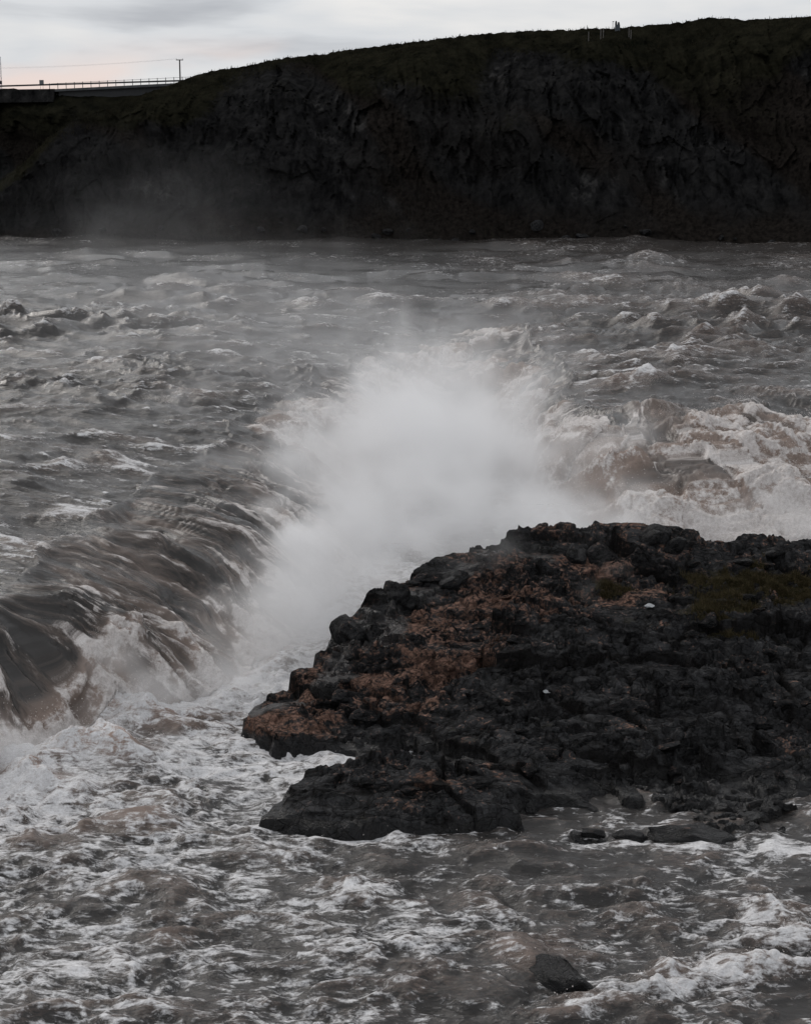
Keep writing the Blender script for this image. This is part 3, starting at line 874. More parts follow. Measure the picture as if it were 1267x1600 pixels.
def rock_z(x, y):
    i = int(np.clip(round((x - ROCK_MASK['X'][0]) / .062), 0, len(ROCK_MASK['X']) - 1))
    j = int(np.clip(round((y - ROCK_MASK['Y'][0]) / .068), 0, len(ROCK_MASK['Y']) - 1))
    return ROCK_MASK['Z'][j, i], j, i

def hit_rock(px, py):
    """where the view ray through a photo pixel meets the rock"""
    d = ray(px, py)
    for Yv in np.arange(46.5, 72, .06):
        t = Yv / d[1]
        z = H + d[2] * t
        if z <= rock_z(d[0] * t, Yv)[0]: return np.array([d[0] * t, Yv, z])
    return at_y(px, py, 69)

# angular blocks
def ico(sub):
    import bmesh
    bm = bmesh.new()
    bmesh.ops.create_icosphere(bm, subdivisions=sub, radius=1.0)
    v = np.array([p.co[:] for p in bm.verts]); f = np.array([[q.index for q in p.verts] for p in bm.faces])
    bm.free()
    return v, f
ICO3 = ico(3); ICO4 = ico(4)

def block_mesh(name, seed, rust, wet, hi=False, cuts=11, rough=.05):
    rs = np.random.RandomState(seed)
    v, f = ICO4 if hi else ICO3
    v = v.copy()
    for k in range(cuts):
        n = rs.randn(3); n[2] *= .8; n /= np.linalg.norm(n)
        d = rs.uniform(.42, .72)
        e = np.clip(v @ n - d, 0, None)
        v -= e[:, None] * n[None]
    v += (perlin3(v[:, 0] * 2.2, v[:, 1] * 2.2, v[:, 2] * 2.2, seed)[:, None] * rough * 1.5 + perlin3(v[:, 0] * 6, v[:, 1] * 6, v[:, 2] * 6, seed + 5)[:, None] * rough * .6) * v
    v /= np.abs(v).max(0)[None] * 1.0
    n = len(v)
    z = v[:, 2]
    r = rust + .3 * perlin3(v[:, 0] * 1.5, v[:, 1] * 1.5, v[:, 2] * 1.5, seed + 9)
    me = mesh_np(name, v, f, True, None, {'rust': r, 'wet': np.full(n, wet), 'moss': np.zeros(n), 'tone': np.full(n, .05 + .35 * rs.rand()), 'crack': np.zeros(n)})
    me.set_sharp_from_angle(angle=math.radians(22))
    me.materials.append(M_ROCK)
    return me

BLK = [block_mesh('boulder', 500 + i, .05, .42, False, 13, .08) for i in range(6)]
GRY = [block_mesh('boulder', 520 + i, .12, .2, False, 13, .08) for i in range(6)]
RED = [block_mesh('boulder', 540 + i, .75, 0.0) for i in range(5)]

def put_block(me, p, s, rz, tilt=(0, 0), name='boulder', parent=ROCK):
    o = link(name, me, None, parent)
    o.location = p; o.scale = s
    o.rotation_euler = (tilt[0], tilt[1], rz)
    return o

def build_blocks():
    rs = random.Random(3)
    # boulders along the skyline of the promontory: px, py (top), photo width, flatness, set
    sky = [(705, 884, 46, .7, 'B'), (735, 878, 40, .5, 'R'), (795, 850, 60, .55, 'B'), (830, 842, 44, .7, 'B'), (862, 838, 40, .6, 'B'), (895, 837, 46, .8, 'B'), (935, 838, 60, .55, 'G'),
           (985, 842, 70, .6, 'G'), (1030, 842, 56, .8, 'B'), (1052, 850, 40, .8, 'B'), (1110, 853, 36, .7, 'B'), (1165, 855, 44, .4, 'B'), (1205, 851, 38, .5, 'B'), (1240, 850, 46, .5, 'B'),
           (620, 932, 46, .8, 'B'), (642, 918, 36, .6, 'B'), (572, 964, 44, 1., 'B'), (556, 998, 40, 1.2, 'B'), (545, 1040, 52, .9, 'B'), (520, 1068, 40, .6, 'B'), (480, 1086, 46, .8, 'R'), (425, 1112, 50, 1.1, 'B'), (404, 1130, 36, 1.6, 'B'), (455, 1098, 40, .8, 'B')]
    for n_, (px, py, w, fl, kind) in enumerate(sky):
        i = int(np.argmin([abs(px - r[0]) for r in ridge_px]))
        Yv = np.interp(px, [r[0] for r in ridge_px], [r[2] for r in ridge_px])
        R = w / F * Yv * .62
        p = at_y(px, py, Yv)
        p[1] += rs.uniform(-.4, .5)
        p[2] = rock_z(p[0], p[1])[0] - R * fl * rs.uniform(.05, .5)
        if p[2] < .1: continue
        if n_ % 3 == 1: continue
        me = rs.choice({'B': BLK, 'G': GRY, 'R': RED}[kind])
        put_block(me, p, (R, R * rs.uniform(.7, 1.1), R * fl), rs.uniform(0, 6.3), (rs.uniform(-.3, .3), rs.uniform(-.3, .3)))
    # stones bedded in the slope
    n = 0
    while n < 85:
        px = rs.uniform(420, 1267); py = rs.uniform(870, 1300)
        d = ray(px, py)
        p = hit_rock(px, py)
        if p[1] > 68.5: continue
        z, j, i = rock_z(p[0], p[1])
        if z < .12 or ROCK_MASK['D'][j, i] < 1.2: continue
        ru = ROCK_MASK['rust'][j, i]; we = ROCK_MASK['wet'][j, i]
        me = rs.choice(RED if ru > .55 and rs.random() < .75 else (BLK if we > .5 else GRY))
        R = rs.choice([.16, .2, .24, .3, .38, .5, .65]) * rs.uniform(.8, 1.2)
        fl = rs.uniform(.3, .6)
        p[2] = z - R * fl * .35
        put_block(me, p, (R, R * rs.uniform(.6, 1), R * fl), rs.uniform(-.6, .6) + rs.choice([0, math.pi]), (rs.uniform(-.25, .25), rs.uniform(-.25, .25)))
        n += 1
build_blocks()

def build_slabs():
    labs = [((985, 1312, 46), .32, 'small black wet slab awash off the foot of the promontory, leftmost of the flat slabs'),
            ((1085, 1312, 120), .22, 'long low black slab lying in the water at the foot of the promontory'),
            ((930, 1306, 40), .35, 'dark knob of rock at the mouth of the little inlet')]
    for k, ((px, py, w), fl, lab) in enumerate(labs):
        p = at_z(px, py, 0)
        R = w / F * p[1] * .75
        me = block_mesh('slab', 570 + k, .1, .6, True, 16, .14)
        o = put_block(me, (p[0], p[1], .05), (R, R * .55, R * fl), .1 * k, (0, .05), 'slab', None)
        tag(o, lab, 'rock', 'wet slabs at the foot of the promontory')
    # dark rock standing in the current
    p = at_z(884, 1552, 0)
    me = block_mesh('river_boulder', 593, -.6, 1.0, True, 6, .13)
    o = put_block(me, (p[0] + .05, p[1] + .1, .17), (1.4, .72, .62), -.42, (.10, .16), 'river_boulder', None)
    tag(o, 'glossy black boulder breaking the surface of the brown rapids', 'boulder')
build_slabs()

# bright specks: pale colour stands in for puddles mirroring the sky
def build_bright_specks():
    mt = simple_mat('painted_bright_speck', (.30, .31, .32), .35, .2, 6)
    for k, (px, py, w, lab) in enumerate(((1014, 947, 17, 'flat white speck below the grass on the dark rock'), (853, 1080, 15, 'flat white speck in the middle of the rock slope'), (868, 1083, 8, 'tiny white speck beside the mid-slope one'))):
        p = hit_rock(px, py)
        r = w / F * p[1] * .5
        me = block_mesh('bright_speck', 620 + k, 0, 0)
        me.materials.clear(); me.materials.append(mt)
        o = put_block(me, (p[0], p[1] - .05, p[2] + r * .12), (r, r * .7, r * .3), .3 * k, (.25, .1), 'bright_speck', None)
        tag(o, lab, 'stone', 'bright specks on the rock')
build_bright_specks()

# grass on the promontory
def blades(name, pts, nrm_h, seed, mat, lean=.5, width=.012):
    rs = np.random.RandomState(seed)
    n = len(pts)
    a = rs.rand(n) * 2 * np.pi
    h = nrm_h * (.5 + rs.rand(n))
    dx = np.cos(a); dy_ = np.sin(a)
    wdt = width * (.6 + .8 * rs.rand(n)) 
    l = lean * (rs.rand(n) ** 1.2)
    bd = rs.rand(n) * 6.28
    V = np.zeros((n, 5, 3))
    px_ = np.stack([dx, dy_, 0 * dx], 1) * wdt[:, None]
    ld = np.stack([np.cos(bd), np.sin(bd), 0 * bd], 1)
    V[:, 0] = pts - px_; V[:, 1] = pts + px_
    mid = pts + ld * (h * l * .35)[:, None]; mid[:, 2] += h * .6
    V[:, 2] = mid + px_ * .7; V[:, 3] = mid - px_ * .7
    tip = pts + ld * (h * l)[:, None]; tip[:, 2] += h * (1 - .25 * l)
    V[:, 4] = tip
    o = np.arange(n)[:, None, None] * 5
    Q = (o + np.array([[0, 1, 2], [0, 2, 3], [3, 2, 4]])[None]).reshape(-1, 3)
    return link(name, mesh_np(name, V.reshape(-1, 3), Q, False), mat)

def grass_mat(name, c1, c2, c3):
    t = NT(name)
    v = t.coords()
    n = t.noise(v, .9, 4); n2 = t.noise(v, 14, 2)
    c = t.mix(t.mapr(n, .35, .65), c1, c2)
    c = t.mix(t.mapr(n2, .45, .7), c, c3)
    t.bsdf(c, .8, None, .03)
    return t.m
M_GRASS = grass_mat('moor_grass', (.024, .023, .011), (.052, .044, .022), (.095, .070, .042))

def build_rock_grass():
    rs = np.random.RandomState(9)
    moss = np.clip(ROCK_MASK['moss'] - .36, 0, 1) * 1.4
    tuft = sstep(fbm(*[g * 1.1 for g in np.meshgrid(ROCK_MASK['X'], ROCK_MASK['Y'])], 3, 470), -.15, .25)
    w = (np.clip(moss - .12, 0, 1) * (.12 + tuft) * (ROCK_MASK['Z'] > 1)).ravel()
    w /= w.sum()
    n = 34000
    idx = rs.choice(len(w), n, p=w)
    nx = len(ROCK_MASK['X'])
    j, i = idx // nx, idx % nx
    pts = np.stack([ROCK_MASK['X'][i] + rs.randn(n) * .03, ROCK_MASK['Y'][j] + rs.randn(n) * .03, ROCK_MASK['Z'][j, i] - .02], 1)
    h = .09 + .22 * tuft.ravel()[idx]
    o = blades('grass', pts, h, 10, M_GRASS, .8, .011)
    tag(o, 'tufts of dull olive grass growing on the top of the rock promontory', 'grass', kind='stuff')
build_rock_grass()

# ------------------------------------------------------------------ far bank
def cliff_mat(name, haze=0.0):
    t = NT(name)
    v = t.coords(); vc = t.coords((1, 1, .28))
    veg = t.attr('veg'); tal = t.attr('talus_spur_shade')
    n1 = t.noise(v, .09, 6, .6, .3); n2 = t.noise(vc, .55, 6, .65, .4); n3 = t.noise(v, 1.6, 5, .65)
    rock = t.mix(t.mapr(n2, .32, .70), (.0045, .0047, .005), (.026, .0255, .0255))
    pale = t.mapr(t.math('ADD', n1, t.math('MULTIPLY', n2, .6)), .94, 1.04, 0, .5)
    rock = t.mix(pale, rock, (.075, .072, .07))
    soil = t.mix(t.mapr(n3, .35, .65), (.0075, .0066, .006), (.022, .0188, .0165))
    c = t.mix(t.mapr(tal, .2, .8), rock, soil)
    grs = t.mix(t.mapr(t.noise(v, .35, 5, .65), .35, .65), (.006, .0062, .0045), (.019, .018, .012))
    vm = t.mapr(t.math('ADD', veg, t.math('MULTIPLY', t.math('SUBTRACT', n3, .5), .9)), .3, .7, 0, 1, True)
    c = t.mix(vm, c, grs)
    h = t.math('ADD', n2, t.math('MULTIPLY', n3, .5))
    t.bsdf(c, .95, t.bump(h, 1.0, .7), .0)
    return t.m
M_CLIFF = cliff_mat('dark_basalt_cliff')

def cliff(name, shore_px, crest_px, dcrest, nu, seed, label, zshore=6.4, grass=True, plateau=160, amp=1.0):
    """sheet that climbs from the shore to the crest and runs on as a plateau"""
    sp = np.array([p[0] for p in shore_px], float); 
    S = np.array([at_z(a, b, zshore) for a, b in shore_px])
    C = np.array([at_y(a, b, np.interp(a, sp, S[:, 1]) + dcrest(a)) for a, b in crest_px])
    cx = np.array([p[0] for p in crest_px], float)
    u = np.linspace(sp[0], sp[-1], nu)
    Sx = np.stack([np.interp(u, sp, S[:, k]) for k in range(3)], 1)
    Cx = np.stack([np.interp(u, cx, C[:, k]) for k in range(3)], 1)
    prof = np.array([(-.05, -.10), (0, 0), (.08, .10), (.18, .24), (.28, .40), (.40, .55), (.48, .66), (.54, .76), (.66, .86), (.80, .94), (.92, .985), (1.0, 1.0)])
    tv = np.concatenate([np.linspace(-.05, .22, 60), np.linspace(.225, .56, 100), np.linspace(.565, 1.0, 70)])
    hv = np.interp(tv, prof[:, 0], prof[:, 1])
    # vary the shape of the slope along the bank
    U, T = np.meshgrid(u, tv)
    Hn = np.repeat(hv[:, None], nu, 1)
    big = fbm(U * .0042, T * 0 + seed, 3, seed)
    Hs = np.clip(T, 0, 1)                             # plain slope
    blend = sstep(big, -.25, .25)
    Hn = Hn * (1 - blend * .55) + Hs * blend * .55
    P = Sx[None] * (1 - T[..., None]) + Cx[None] * T[..., None]
    P[..., 2] = Sx[None, :, 2] * (1 - Hn) + Cx[None, :, 2] * Hn
    edge = np.sin(np.clip(T, 0, 1) * np.pi) ** .6
    x, y, z = P[..., 0], P[..., 1], P[..., 2]
    gully = -np.abs(fbm(x * .022 + z * .012, z * .008, 3, seed + 20)) * 2 + .5
    n1 = perlin3(x * .05, y * .05, z * .05, seed + 30)
    n2 = perlin3(x * .16, y * .16, z * .12, seed + 31)
    wxx = x + 1.2 * n2; wzz = z + 1.5 * n1
    n3 = tilted(wxx / 4.2, wzz / 9.0, seed + 32, 1.0)[0] * 1.5 + tilted(wxx / 1.7, wzz / 6.0, seed + 35, 1.0)[0] * 1.0
    n4 = tilted(wxx / .8, wzz / 2.6, seed + 33, 1.0)[0]
    n5 = perlin3(x * 1.3, y * 1.3, z * 1.3, seed + 34)
    steep = sstep(Hn, .15, .35) * (1 - sstep(Hn, .72, .92))
    disp = edge * (gully * 7.5 + n1 * 5.5 + n2 * 1.5) + (n3 * 1.0 + n4 * .7) * (.6 + .4 * steep) * sstep(T, 0, .04) * edge + n5 * .16 * edge
    P[..., 1] -= disp * amp
    ledge = np.sin((z + 1.5 * n1) * 1.15) * steep
    P[..., 1] -= ledge * .3
    P[..., 2] += (n2 * .5 + n5 * .25) * edge + (n2 * .35 + .25 * n5) * sstep(T, .9, 1)
    # plateau
    back = [P[-1] + np.array([0, d, dz]) for d, dz in ((4, -.2), (12, -1.0), (40, -3), (plateau, -6))]
    Pall = np.concatenate([P, np.stack(back)], 0)
    nb = len(back)
    veg = sstep(Hn + .22 * n1 + .12 * n2, .62, 1.0) * .95 + .25 * n1 + .15 * blend + .18 * sstep(gully, -.1, -.9)
    veg = np.concatenate([veg, np.ones((nb, nu))]) if grass else np.zeros((len(tv) + nb, nu))
    tal = .7 * (1 - sstep(Hn + .06 * n2, .05, .22)) + .35 * sstep(n1, .0, .4)
    spur_shade = fbm((x + z * 1.1) * .035, (x - z) * .012, 3, seed + 50)  # slanting soil and grass bands, colour standing in for spurs' light and shade
    tal = tal + .9 * sstep(spur_shade, .0, .22)
    veg[:len(tv)] += .35 * sstep(spur_shade, .08, .3) if grass else 0
    tal = np.concatenate([tal, np.zeros((nb, nu))])
    nr, nc = Pall.shape[:2]
    me = mesh_np(name, Pall.reshape(-1, 3), grid_quads(nr, nc), True, None, {'veg': veg.ravel(), 'talus_spur_shade': tal.ravel()})
    o = link(name, me, M_CLIFF)
    tag(o, label, 'hill', kind='structure')
    return o, P[-1], P

HILL_SHORE = [(-90, 366), (0, 372), (60, 375), (250, 376), (500, 377), (800, 379), (1000, 382), (1267, 387), (1420, 389)]
HILL_CREST = [(-90, 362), (-40, 330), (0, 285), (40, 252), (75, 215), (110, 192), (160, 172), (215, 150), (265, 133), (300, 120), (350, 108), (450, 92), (520, 82), (600, 71), (680, 61), (760, 53), (850, 48), (920, 44), (1000, 41), (1050, 35), (1100, 31), (1180, 28), (1267, 27), (1420, 25)]
HILL, HILL_TOP, HILL_P = cliff('hill', HILL_SHORE, HILL_CREST, lambda a: 8 + 26 * float(sstep(np.array(a, float), -60, 420)), 760, 600, 'dark basalt hillside with grassy crest rising from the far side of the river')
# gorge wall further up-river, under the bridge
BACK_SHORE = [(-700, 316), (-300, 322), (0, 326), (200, 328), (420, 330)]
BACK_CREST = [(-700, 146), (-300, 141), (-20, 138.6), (50, 138.6), (92, 146), (160, 150), (300, 150), (420, 150)]
BACKHILL, BACK_TOP, _ = cliff('hill', BACK_SHORE, BACK_CREST, lambda a: 15.0, 260, 640, 'further gorge wall under the road bridge, beyond the end of the dark hillside', amp=.8)

def build_far_land():
    # moorland running back behind both rims, one sheet to the horizon
    mb = MB()
    z = 24
    mb.add([(-3000, 470, 22), (3000, 470, 22), (3000, 4500, 26), (-3000, 4500, 26)], [(0, 1, 2, 3)])
    o = mb.build('terrain', grass_mat('far_moor', (.014, .015, .009), (.03, .03, .016), (.04, .035, .02)))
    tag(o, 'far moorland behind the gorge rims', 'terrain', kind='structure')
    # river bed
    mb = MB()
    mb.add([(-900, -40, -3), (900, -40, -3), (900, 700, -3), (-900, 700, -3)], [(0, 1, 2, 3)])
    o = mb.build('ground', simple_mat('river_bed', (.05, .045, .04), .9))
    tag(o, 'silty bed beneath the river', 'ground', kind='structure')
build_far_land()

def build_hill_grass():
    rs = np.random.RandomState(21)
    top = HILL_TOP
    n = 15000
    rows = rs.randint(len(HILL_P) - 34, len(HILL_P), n)
    c = rs.randint(20, HILL_P.shape[1] - 20, n)
    keep = perlin(c * .11, rows * .3, 480) + .35 * rs.randn(n) > -.05
    rows, c = rows[keep], c[keep]
    pts = HILL_P[rows, c] + rs.randn(len(c), 3) * np.array([.25, .4, 0])
    pts[:, 2] -= .08
    o = blades('grass', pts, .22 + .28 * rs.rand(len(c)) ** 2, 22, grass_mat('crest_grass', (.009, .009, .006), (.02, .018, .011), (.032, .026, .017)), .7, .05)
    tag(o, 'coarse grass tufts fringing the crest of the dark hillside', 'grass', kind='stuff')
build_hill_grass()

def build_talus():
    """loose boulders at the foot of the dark hillside, each one a stone of its own"""
    me = [block_mesh('stone', 800 + i, -.3, .25) for i in range(5)]
    rs = random.Random(12)
    for k in range(26):
        px = rs.uniform(20, 1260)
        w = rs.uniform(8, 22)
        c = int((px + 90) / 1510 * 759)
        r = rs.randint(8, 26)
        p = HILL_P[r, c]
        R = w / F * p[1] * .55
        put_block(rs.choice(me), (p[0], p[1] - .2, p[2] + R * .05), (R, R * .8, R * rs.uniform(.5, .8)), rs.uniform(0, 6), (rs.uniform(-.3, .3), rs.uniform(-.3, .3)), 'stone', HILL)
build_talus()

# ------------------------------------------------------------------ bridge, poles, posts
M_CONC = simple_mat('weathered_concrete', (.075, .078, .082), .85, .3, .6)
M_DARK = simple_mat('dark_steel', (.022, .024, .027), .6, .2, 2)
M_STEEL = simple_mat('galvanised_steel', (.10, .105, .11), .5, .2, 2, .3)
M_WOOD = simple_mat('tarred_wood', (.030, .026, .024), .8, .3, 4)
M_PANEL = simple_mat('grey_panel', (.12, .13, .14), .5, .1, 3)
M_STAKE = simple_mat('grey_stake_wood', (.085, .080, .075), .8, .2, 6)

YB = 404.0
def B(px, py, Y=YB): return at_y(px, py, Y)

def build_bridge():
    a = B(-260, 141); b = B(84, 135); c = B(305, 124)
    root = empty('road_bridge', tuple(b))
    tag(root, 'low dark road bridge with guard rail leading into the hillside', 'bridge')
    def bar(name, p, q, dz, hgt, wid, mat, par=root, yo=0):
        p = np.array(p) - b; q = np.array(q) - b
        v = []
        for e in (p, q):
            for (yy, zz) in ((0, 0), (wid, 0), (wid, -hgt), (0, -hgt)):
                v.append((e[0], e[1] + yy + yo, e[2] + zz + dz))
        m = MB().add(v, [(0, 1, 2, 3), (7, 6, 5, 4), (0, 4, 5, 1), (1, 5, 6, 2), (2, 6, 7, 3), (3, 7, 4, 0)])
        return m.build(name, mat, par)
    # deck slab and girder
    bar('deck', b, c, -.62, .55, 8.5, M_CONC, root, -.25)
    bar('girder', b + np.array([1.0, 0, -.3]), c, -.85, 1.9, 6.5, M_DARK, root, .8)
    # railing of two rails on posts
    rail = bar('guard_rail', a, c, -.02, .36, .10, M_DARK)
    bar('top_rail', a * .0 + B(80, 135), c, .62, .07, .07, M_STEEL)
    L = (c - b); ln = np.linalg.norm(L)
    n = int(round((305 - 80) / 12.95))
    for k in range(n + 1):
        px = 78 + 12.95 * k
        t = (px - 84) / (305 - 84)
        p = L * t
        m = MB().box((p[0], p[1] + .05, p[2] - .02), (.13, .14, 1.5))
        m.build('post', M_DARK, root)
    # abutment under the road end
    p0 = B(64, 146) - b; p1 = B(165, 142) - b
    m = MB()
    zt = p0[2]; 
    v = []
    for yy, sc in ((1.2, 0), (9, 0)):
        v += [(p0[0] - 1.5, yy, zt - .6), (p1[0] + 12, yy, zt - 2.6), (p1[0] + 12, yy, zt - 9), (p0[0] - 1.5, yy, zt - 9)]
    m.add(v, [(0, 3, 2, 1), (4, 5, 6, 7), (0, 1, 5, 4), (1, 2, 6, 5), (2, 3, 7, 6), (3, 0, 4, 7)])
    m.build('abutment', M_CONC, root)
    for s_, px in ((0, 84), (1, 150)):
        q = B(px, 150) - b
        MB().box((q[0], 4.4, q[2] - 3), (1.1, 6.0, 7.0)).build('pier', M_CONC, root)
    # road on its embankment left of the bridge
    mb = MB()
    v = []
    for p in (B(-900, 147), B(-260, 143), B(86, 138.5)):
        v += [(p[0], p[1] + 8.2, p[2] - 8), (p[0], p[1] + 8.2, p[2] - .05), (p[0], p[1] - .3, p[2] - .05), (p[0], p[1] - 2.5, p[2] - 3)]
    f = []
    for k in range(2):
        for q in range(3):
            f.append((k * 4 + q, k * 4 + q + 1, k * 4 + 5 + q, k * 4 + 4 + q))
    f.append((11, 10, 9, 8))
    mb.add(v, f)
    o = mb.build('road_embankment', M_CLIFF)
    tag(o, 'dark embankment carrying the road up to the bridge', 'embankment', kind='structure')
build_bridge()

def build_poles():
    # utility pole with one crossarm
    Y = 412.0
    top = at_y(281, 93, Y); foot = at_y(282.2, 134, Y)
    r = empty('utility_pole', tuple(foot)); tag(r, 'wooden utility pole with a single crossarm standing over the bridge', 'utility pole')
    d = top - foot
    MB().tube((0, 0, -3), tuple(d), .2, .15, 8).build('shaft', M_WOOD, r, True)
    ca = MB().box((d[0], 0, d[2] - .1), (1.65, .16, .18)).build('crossarm', M_WOOD, r)
    for sx in (-.72, .72):
        MB().tube((d[0] + sx, 0, d[2]), (d[0] + sx, 0, d[2] + .26), .05, .035, 8).build('insulator', M_STEEL, ca)
    # wire sagging off to the left
    t = simple_mat('bare_wire', (.16, .165, .17), .5, .1)
    for k, sx in enumerate((-.72, .72)):
        pts = []
        a = top + np.array([sx, 0, .2]); b = at_y(-160, 104 + k * 2, Y + 40)
        for i in range(25):
            q = i / 24
            p = a * (1 - q) + b * q; p[2] -= 1.0 * 4 * q * (1 - q)
            pts.append(p)
        m = MB()
        for i in range(24): m.tube(pts[i], pts[i + 1], .012, None, 4)
        o = m.build('overhead_wire', t)
        tag(o, 'thin overhead wire from the %s end of the crossarm' % ('left' if k == 0 else 'right'), 'wire', 'wires from the utility pole')
    # lattice mast with a box
    foot = at_y(2.5, 139, YB + 4); top = at_y(2.5, 89, YB + 4)
    r = empty('lattice_mast', tuple(foot)); tag(r, 'slim pale lattice mast with a dark box, at the left end of the road', 'mast')
    hh = top[2] - foot[2]
    w = .2
    for sx in (-w, w):
        MB().tube((sx, 0, -.8), (sx, 0, hh), .035, None, 6).build('leg', M_STEEL, r)
    MB().tube((0, .24, -.8), (0, .24, hh), .035, None, 6).build('leg', M_STEEL, r)
    for k in range(9):
        z0 = hh * k / 9; z1 = hh * (k + 1) / 9
        s_ = 1 if k % 2 else -1
        MB().tube((s_ * w, 0, z0), (-s_ * w, 0, z1), .022, None, 5).build('brace', M_STEEL, r)
    MB().box((0, -.12, hh * .20), (.56, .3, .75)).build('equipment_box', M_DARK, r)
    MB().box((-.25, 0, hh + .02), (.8, .08, .07)).build('sensor_arm', M_STEEL, r)
    # road sign
    foot = at_y(66, 139, YB + 8.6)
    top = at_y(66, 125, YB + 8.6)
    r = empty('road_sign', tuple(foot)); tag(r, 'small square grey road sign on two legs beside the bridge end', 'sign')
    hh = top[2] - foot[2]
    MB().box((0, 0, hh - .5), (1.02, .04, 1.0)).build('panel', M_PANEL, r)
    for sx in (-.3, .3):
        MB().tube((sx, .06, -.3), (sx, .06, hh - .1), .035, None, 6).build('leg', M_STEEL, r)
build_poles()

def build_stakes():
    top = HILL_TOP
    def ground(px, Yadd):
        pass
    spec = [(919, 50, 64, 'leftmost pale stake on the grassy crest, standing alone'), (938, 46, 59, 'pale stake on the crest, left one of the close pair'), (942, 44.5, 57, 'pale stake on the crest, right one of the close pair'),
            (982, 44, 58, 'pale stake just right of the grey cabinet on the crest'), (985, 47, 61, 'rightmost pale stake on the crest')]
    for px, y0, y1, lab in spec:
        # foot where the view ray meets the hill
        best = None
        c = np.argmin(np.abs(HILL_P[-1, :, 0] - at_y(px, y1, HILL_P[-1, 300, 1])[0]))
        colm = HILL_P[:, c]
        d = ray(px, y1)
        for r in range(len(colm) - 1, 100, -1):
            t = colm[r, 1] / d[1]
            if H + d[2] * t >= colm[r, 2]: break
        Y = colm[r, 1]
        foot = at_y(px, y1, Y); hgt = at_y(px, y0, Y)[2] - foot[2]
        m = MB().tube((0, 0, -.5), (0, 0, hgt), .085, .075, 7)
        m.tube((0, 0, hgt), (0, 0, hgt + .04), .075, .03, 7)
        o = m.build('marker_stake', M_STAKE); o.location = foot
        tag(o, lab, 'stake', 'stakes along the hill crest')
    # cabinet with two dark instruments on top, and a thin rod beside it
    Y = HILL_TOP[np.argmin(np.abs(HILL_TOP[:, 0] - at_y(962, 42, 280)[0])), 1] - 2.0
    foot = at_y(964, 53, Y); z1 = at_y(962, 38.5, Y)[2] - foot[2]; zt = at_y(962, 33, Y)[2] - foot[2]
    r = empty('equipment_cabinet', tuple(foot)); tag(r, 'upright blue-grey cabinet with two dark knobs on the crest', 'cabinet')
    wd = 7.2 / F * Y
    M_CAB = simple_mat('blue_grey_paint', (.045, .056, .066), .6, .15, 3)
    MB().box((0, 0, z1 / 2 - .3), (wd, .45, z1 + .6)).build('body', M_CAB, r)
    MB().box((.04, -.232, .12), (wd * .75, .02, .17)).build('name_plate', M_PANEL, r)
    MB().tube((-wd * .32, 0, z1), (-wd * .32, 0, zt - .1), .17, .15, 10).tube((-wd * .32, 0, zt - .1), (-wd * .32, 0, zt + .05), .15, .07, 10).build('sensor', M_DARK, r, True)
    MB().tube((wd * .22, 0, z1), (wd * .22, 0, zt - .25), .19, .17, 10).tube((wd * .22, 0, zt - .25), (wd * .22, 0, zt - .12), .17, .08, 10).build('sensor', M_DARK, r, True)
    f2 = at_y(957, 41, Y + 1); t2 = at_y(957, 33, Y + 1)
    o = MB().tube((0, 0, -1), (0, 0, t2[2] - f2[2]), .05, .04, 6).box((.06, 0, t2[2] - f2[2] - .08), (.30, .05, .08)).build('thin_rod', M_STAKE)
    o.location = f2
    tag(o, 'thin pale rod with a short cross piece beside the cabinet', 'rod')
build_stakes()

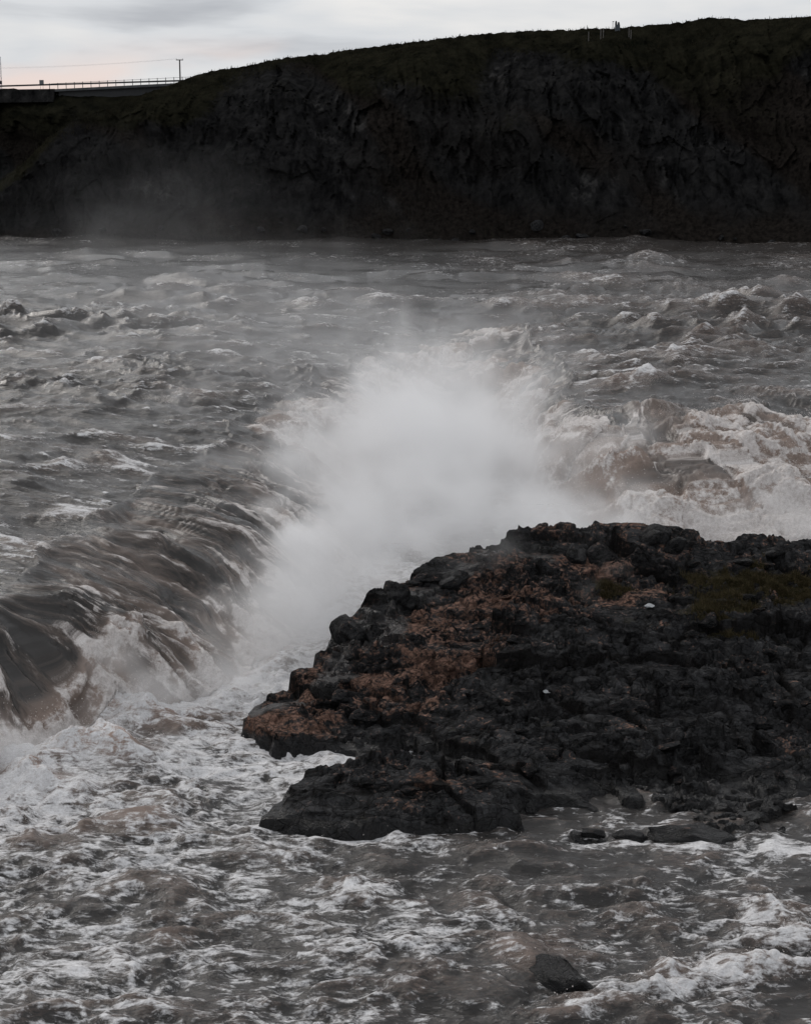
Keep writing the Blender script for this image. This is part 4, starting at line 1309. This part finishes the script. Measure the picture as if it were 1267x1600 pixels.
# ------------------------------------------------------------------ mist standing in the gorge
def build_mist():
    me = bpy.data.meshes.new('mist')
    me.from_pydata([(-40, 48, -1), (25, 160, 25), (0, 100, 5)], [], [(0, 1, 2)])
    o = link('mist', me)
    tag(o, 'pale mist billowing out of the gorge and drifting up-river', 'mist', kind='stuff')
    ng = bpy.data.node_groups.new('mist_field', 'GeometryNodeTree')
    ng.interface.new_socket('Geometry', in_out='INPUT', socket_type='NodeSocketGeometry')
    ng.interface.new_socket('Geometry', in_out='OUTPUT', socket_type='NodeSocketGeometry')
    N = ng.nodes.new; L = ng.links.new
    gi = N('NodeGroupInput'); go = N('NodeGroupOutput')
    pos = N('GeometryNodeInputPosition').outputs[0]
    def mth(op, a, b=None, clamp=False):
        x = N('ShaderNodeMath'); x.operation = op; x.use_clamp = clamp
        for i, q in enumerate((a, b)):
            if q is None: continue
            if isinstance(q, (int, float)): x.inputs[i].default_value = q
            else: L(q, x.inputs[i])
        return x.outputs[0]
    def vm(op, a, b):
        x = N('ShaderNodeVectorMath'); x.operation = op
        for i, q in enumerate((a, b)):
            if isinstance(q, tuple): x.inputs[i].default_value = q
            else: L(q, x.inputs[i])
        return x
    def noise(scale, detail, off):
        x = N('ShaderNodeTexNoise'); x.inputs['Scale'].default_value = scale; x.inputs['Detail'].default_value = detail
        x.inputs['Roughness'].default_value = .6
        x.inputs['Distortion'].default_value = .6
        L(vm('ADD', pos, off).outputs[0], x.inputs['Vector'])
        return x.outputs['Fac']
    n1 = noise(.13, 5, (3, 1, 7)); n2 = noise(.42, 4, (11, 5, 2))
    tot = None
    for (c, r, dens, wob) in MIST:
        q = vm('DIVIDE', vm('SUBTRACT', pos, c).outputs[0], r).outputs[0]
        ln = vm('LENGTH', q, (0, 0, 0)).outputs['Value']
        f = mth('SUBTRACT', 1.0, ln)
        f = mth('ADD', f, mth('MULTIPLY', mth('SUBTRACT', n1, .5), wob))
        f = mth('ADD', f, mth('MULTIPLY', mth('SUBTRACT', n2, .5), wob * .7))
        f = mth('MULTIPLY', f, 1.6, True)
        f = mth('MULTIPLY', mth('POWER', f, 1.6), dens)
        tot = f if tot is None else mth('ADD', tot, f)
    vc = N('GeometryNodeVolumeCube')
    L(tot, vc.inputs['Density'])
    vc.inputs['Min'].default_value = (-34, 47, -.6); vc.inputs['Max'].default_value = (22, 165, 24)
    vc.inputs['Resolution X'].default_value = 150; vc.inputs['Resolution Y'].default_value = 240; vc.inputs['Resolution Z'].default_value = 64
    sm = N('GeometryNodeSetMaterial')
    m = bpy.data.materials.new('mist'); m.use_nodes = True
    nt = m.node_tree; nt.nodes.clear()
    out = nt.nodes.new('ShaderNodeOutputMaterial'); pv = nt.nodes.new('ShaderNodeVolumePrincipled')
    pv.inputs['Color'].default_value = (.985, .985, .99, 1)
    pv.inputs['Density'].default_value = 1.0
    pv.inputs['Anisotropy'].default_value = .0
    nt.links.new(pv.outputs[0], out.inputs['Volume'])
    sm.inputs['Material'].default_value = m
    me.materials.append(m)
    L(vc.outputs[0], sm.inputs[0]); L(sm.outputs[0], go.inputs[0])
    md = o.modifiers.new('mist', 'NODES'); md.node_group = ng

# centre, radii, density per metre, raggedness
MIST = [
    ((-.4, 96, .9), (12.0, 23, 6.0), .27, 2.6),         # core of the gorge
    ((-4.6, 71, .8), (4.6, 10, 3.6), .42, 1.9),
    ((-2.0, 81, .8), (5.8, 9, 4.4), .40, 2.0),
    ((2.5, 83, .4), (7.0, 7, 3.6), .36, 2.0),        # run-out towards the pool
    ((-10.5, 55.0, .1), (5.5, 3.6, 1.6), .42, 2.4),    # foot of the left fall
    ((-7.0, 62.5, .3), (3.2, 5.5, 1.9), .34, 2.2),
    ((.5, 108, 4.0), (11, 22, 5.5), .055, 2.8),        # over the far horseshoe
    ((8.5, 89, .4), (8, 6, 3.0), .20, 2.6),            # foot of the right fall
    ((19, 86, .2), (8, 4, 2.0), .18, 2.4),
    (tuple(at_z(475, 850, 3.2)), (1.5, 1.8, 1.1), .75, 2.6),
    (tuple(at_z(420, 800, 3.6)), (1.2, 1.4, .9), .5, 2.6),
    (tuple(at_z(185, 1030, 2.2)), (1.4, 1.3, 1.1), .30, 2.6),
    (tuple(at_z(240, 1090, 1.0)), (1.8, 1.5, 1.1), .42, 2.6),
    (tuple(at_z(20, 1170, .9)), (1.8, 1.5, 1.0), .42, 2.6),
    (tuple(at_z(960, 700, 3.8)), (2.6, 2.4, 1.5), .14, 2.6),
    (tuple(at_z(1100, 760, 2.2)), (3.2, 2.4, 1.4), .10, 2.6),
    (tuple(at_z(1230, 800, 1.6)), (3.0, 2.4, 1.6), .22, 2.6),
    ((-8, 118, 6.5), (15, 30, 8.0), .009, 2.4),        # drift up-river
    ((-20, 140, 10.0), (12, 22, 11.0), .004, 2.0),
]
build_mist()
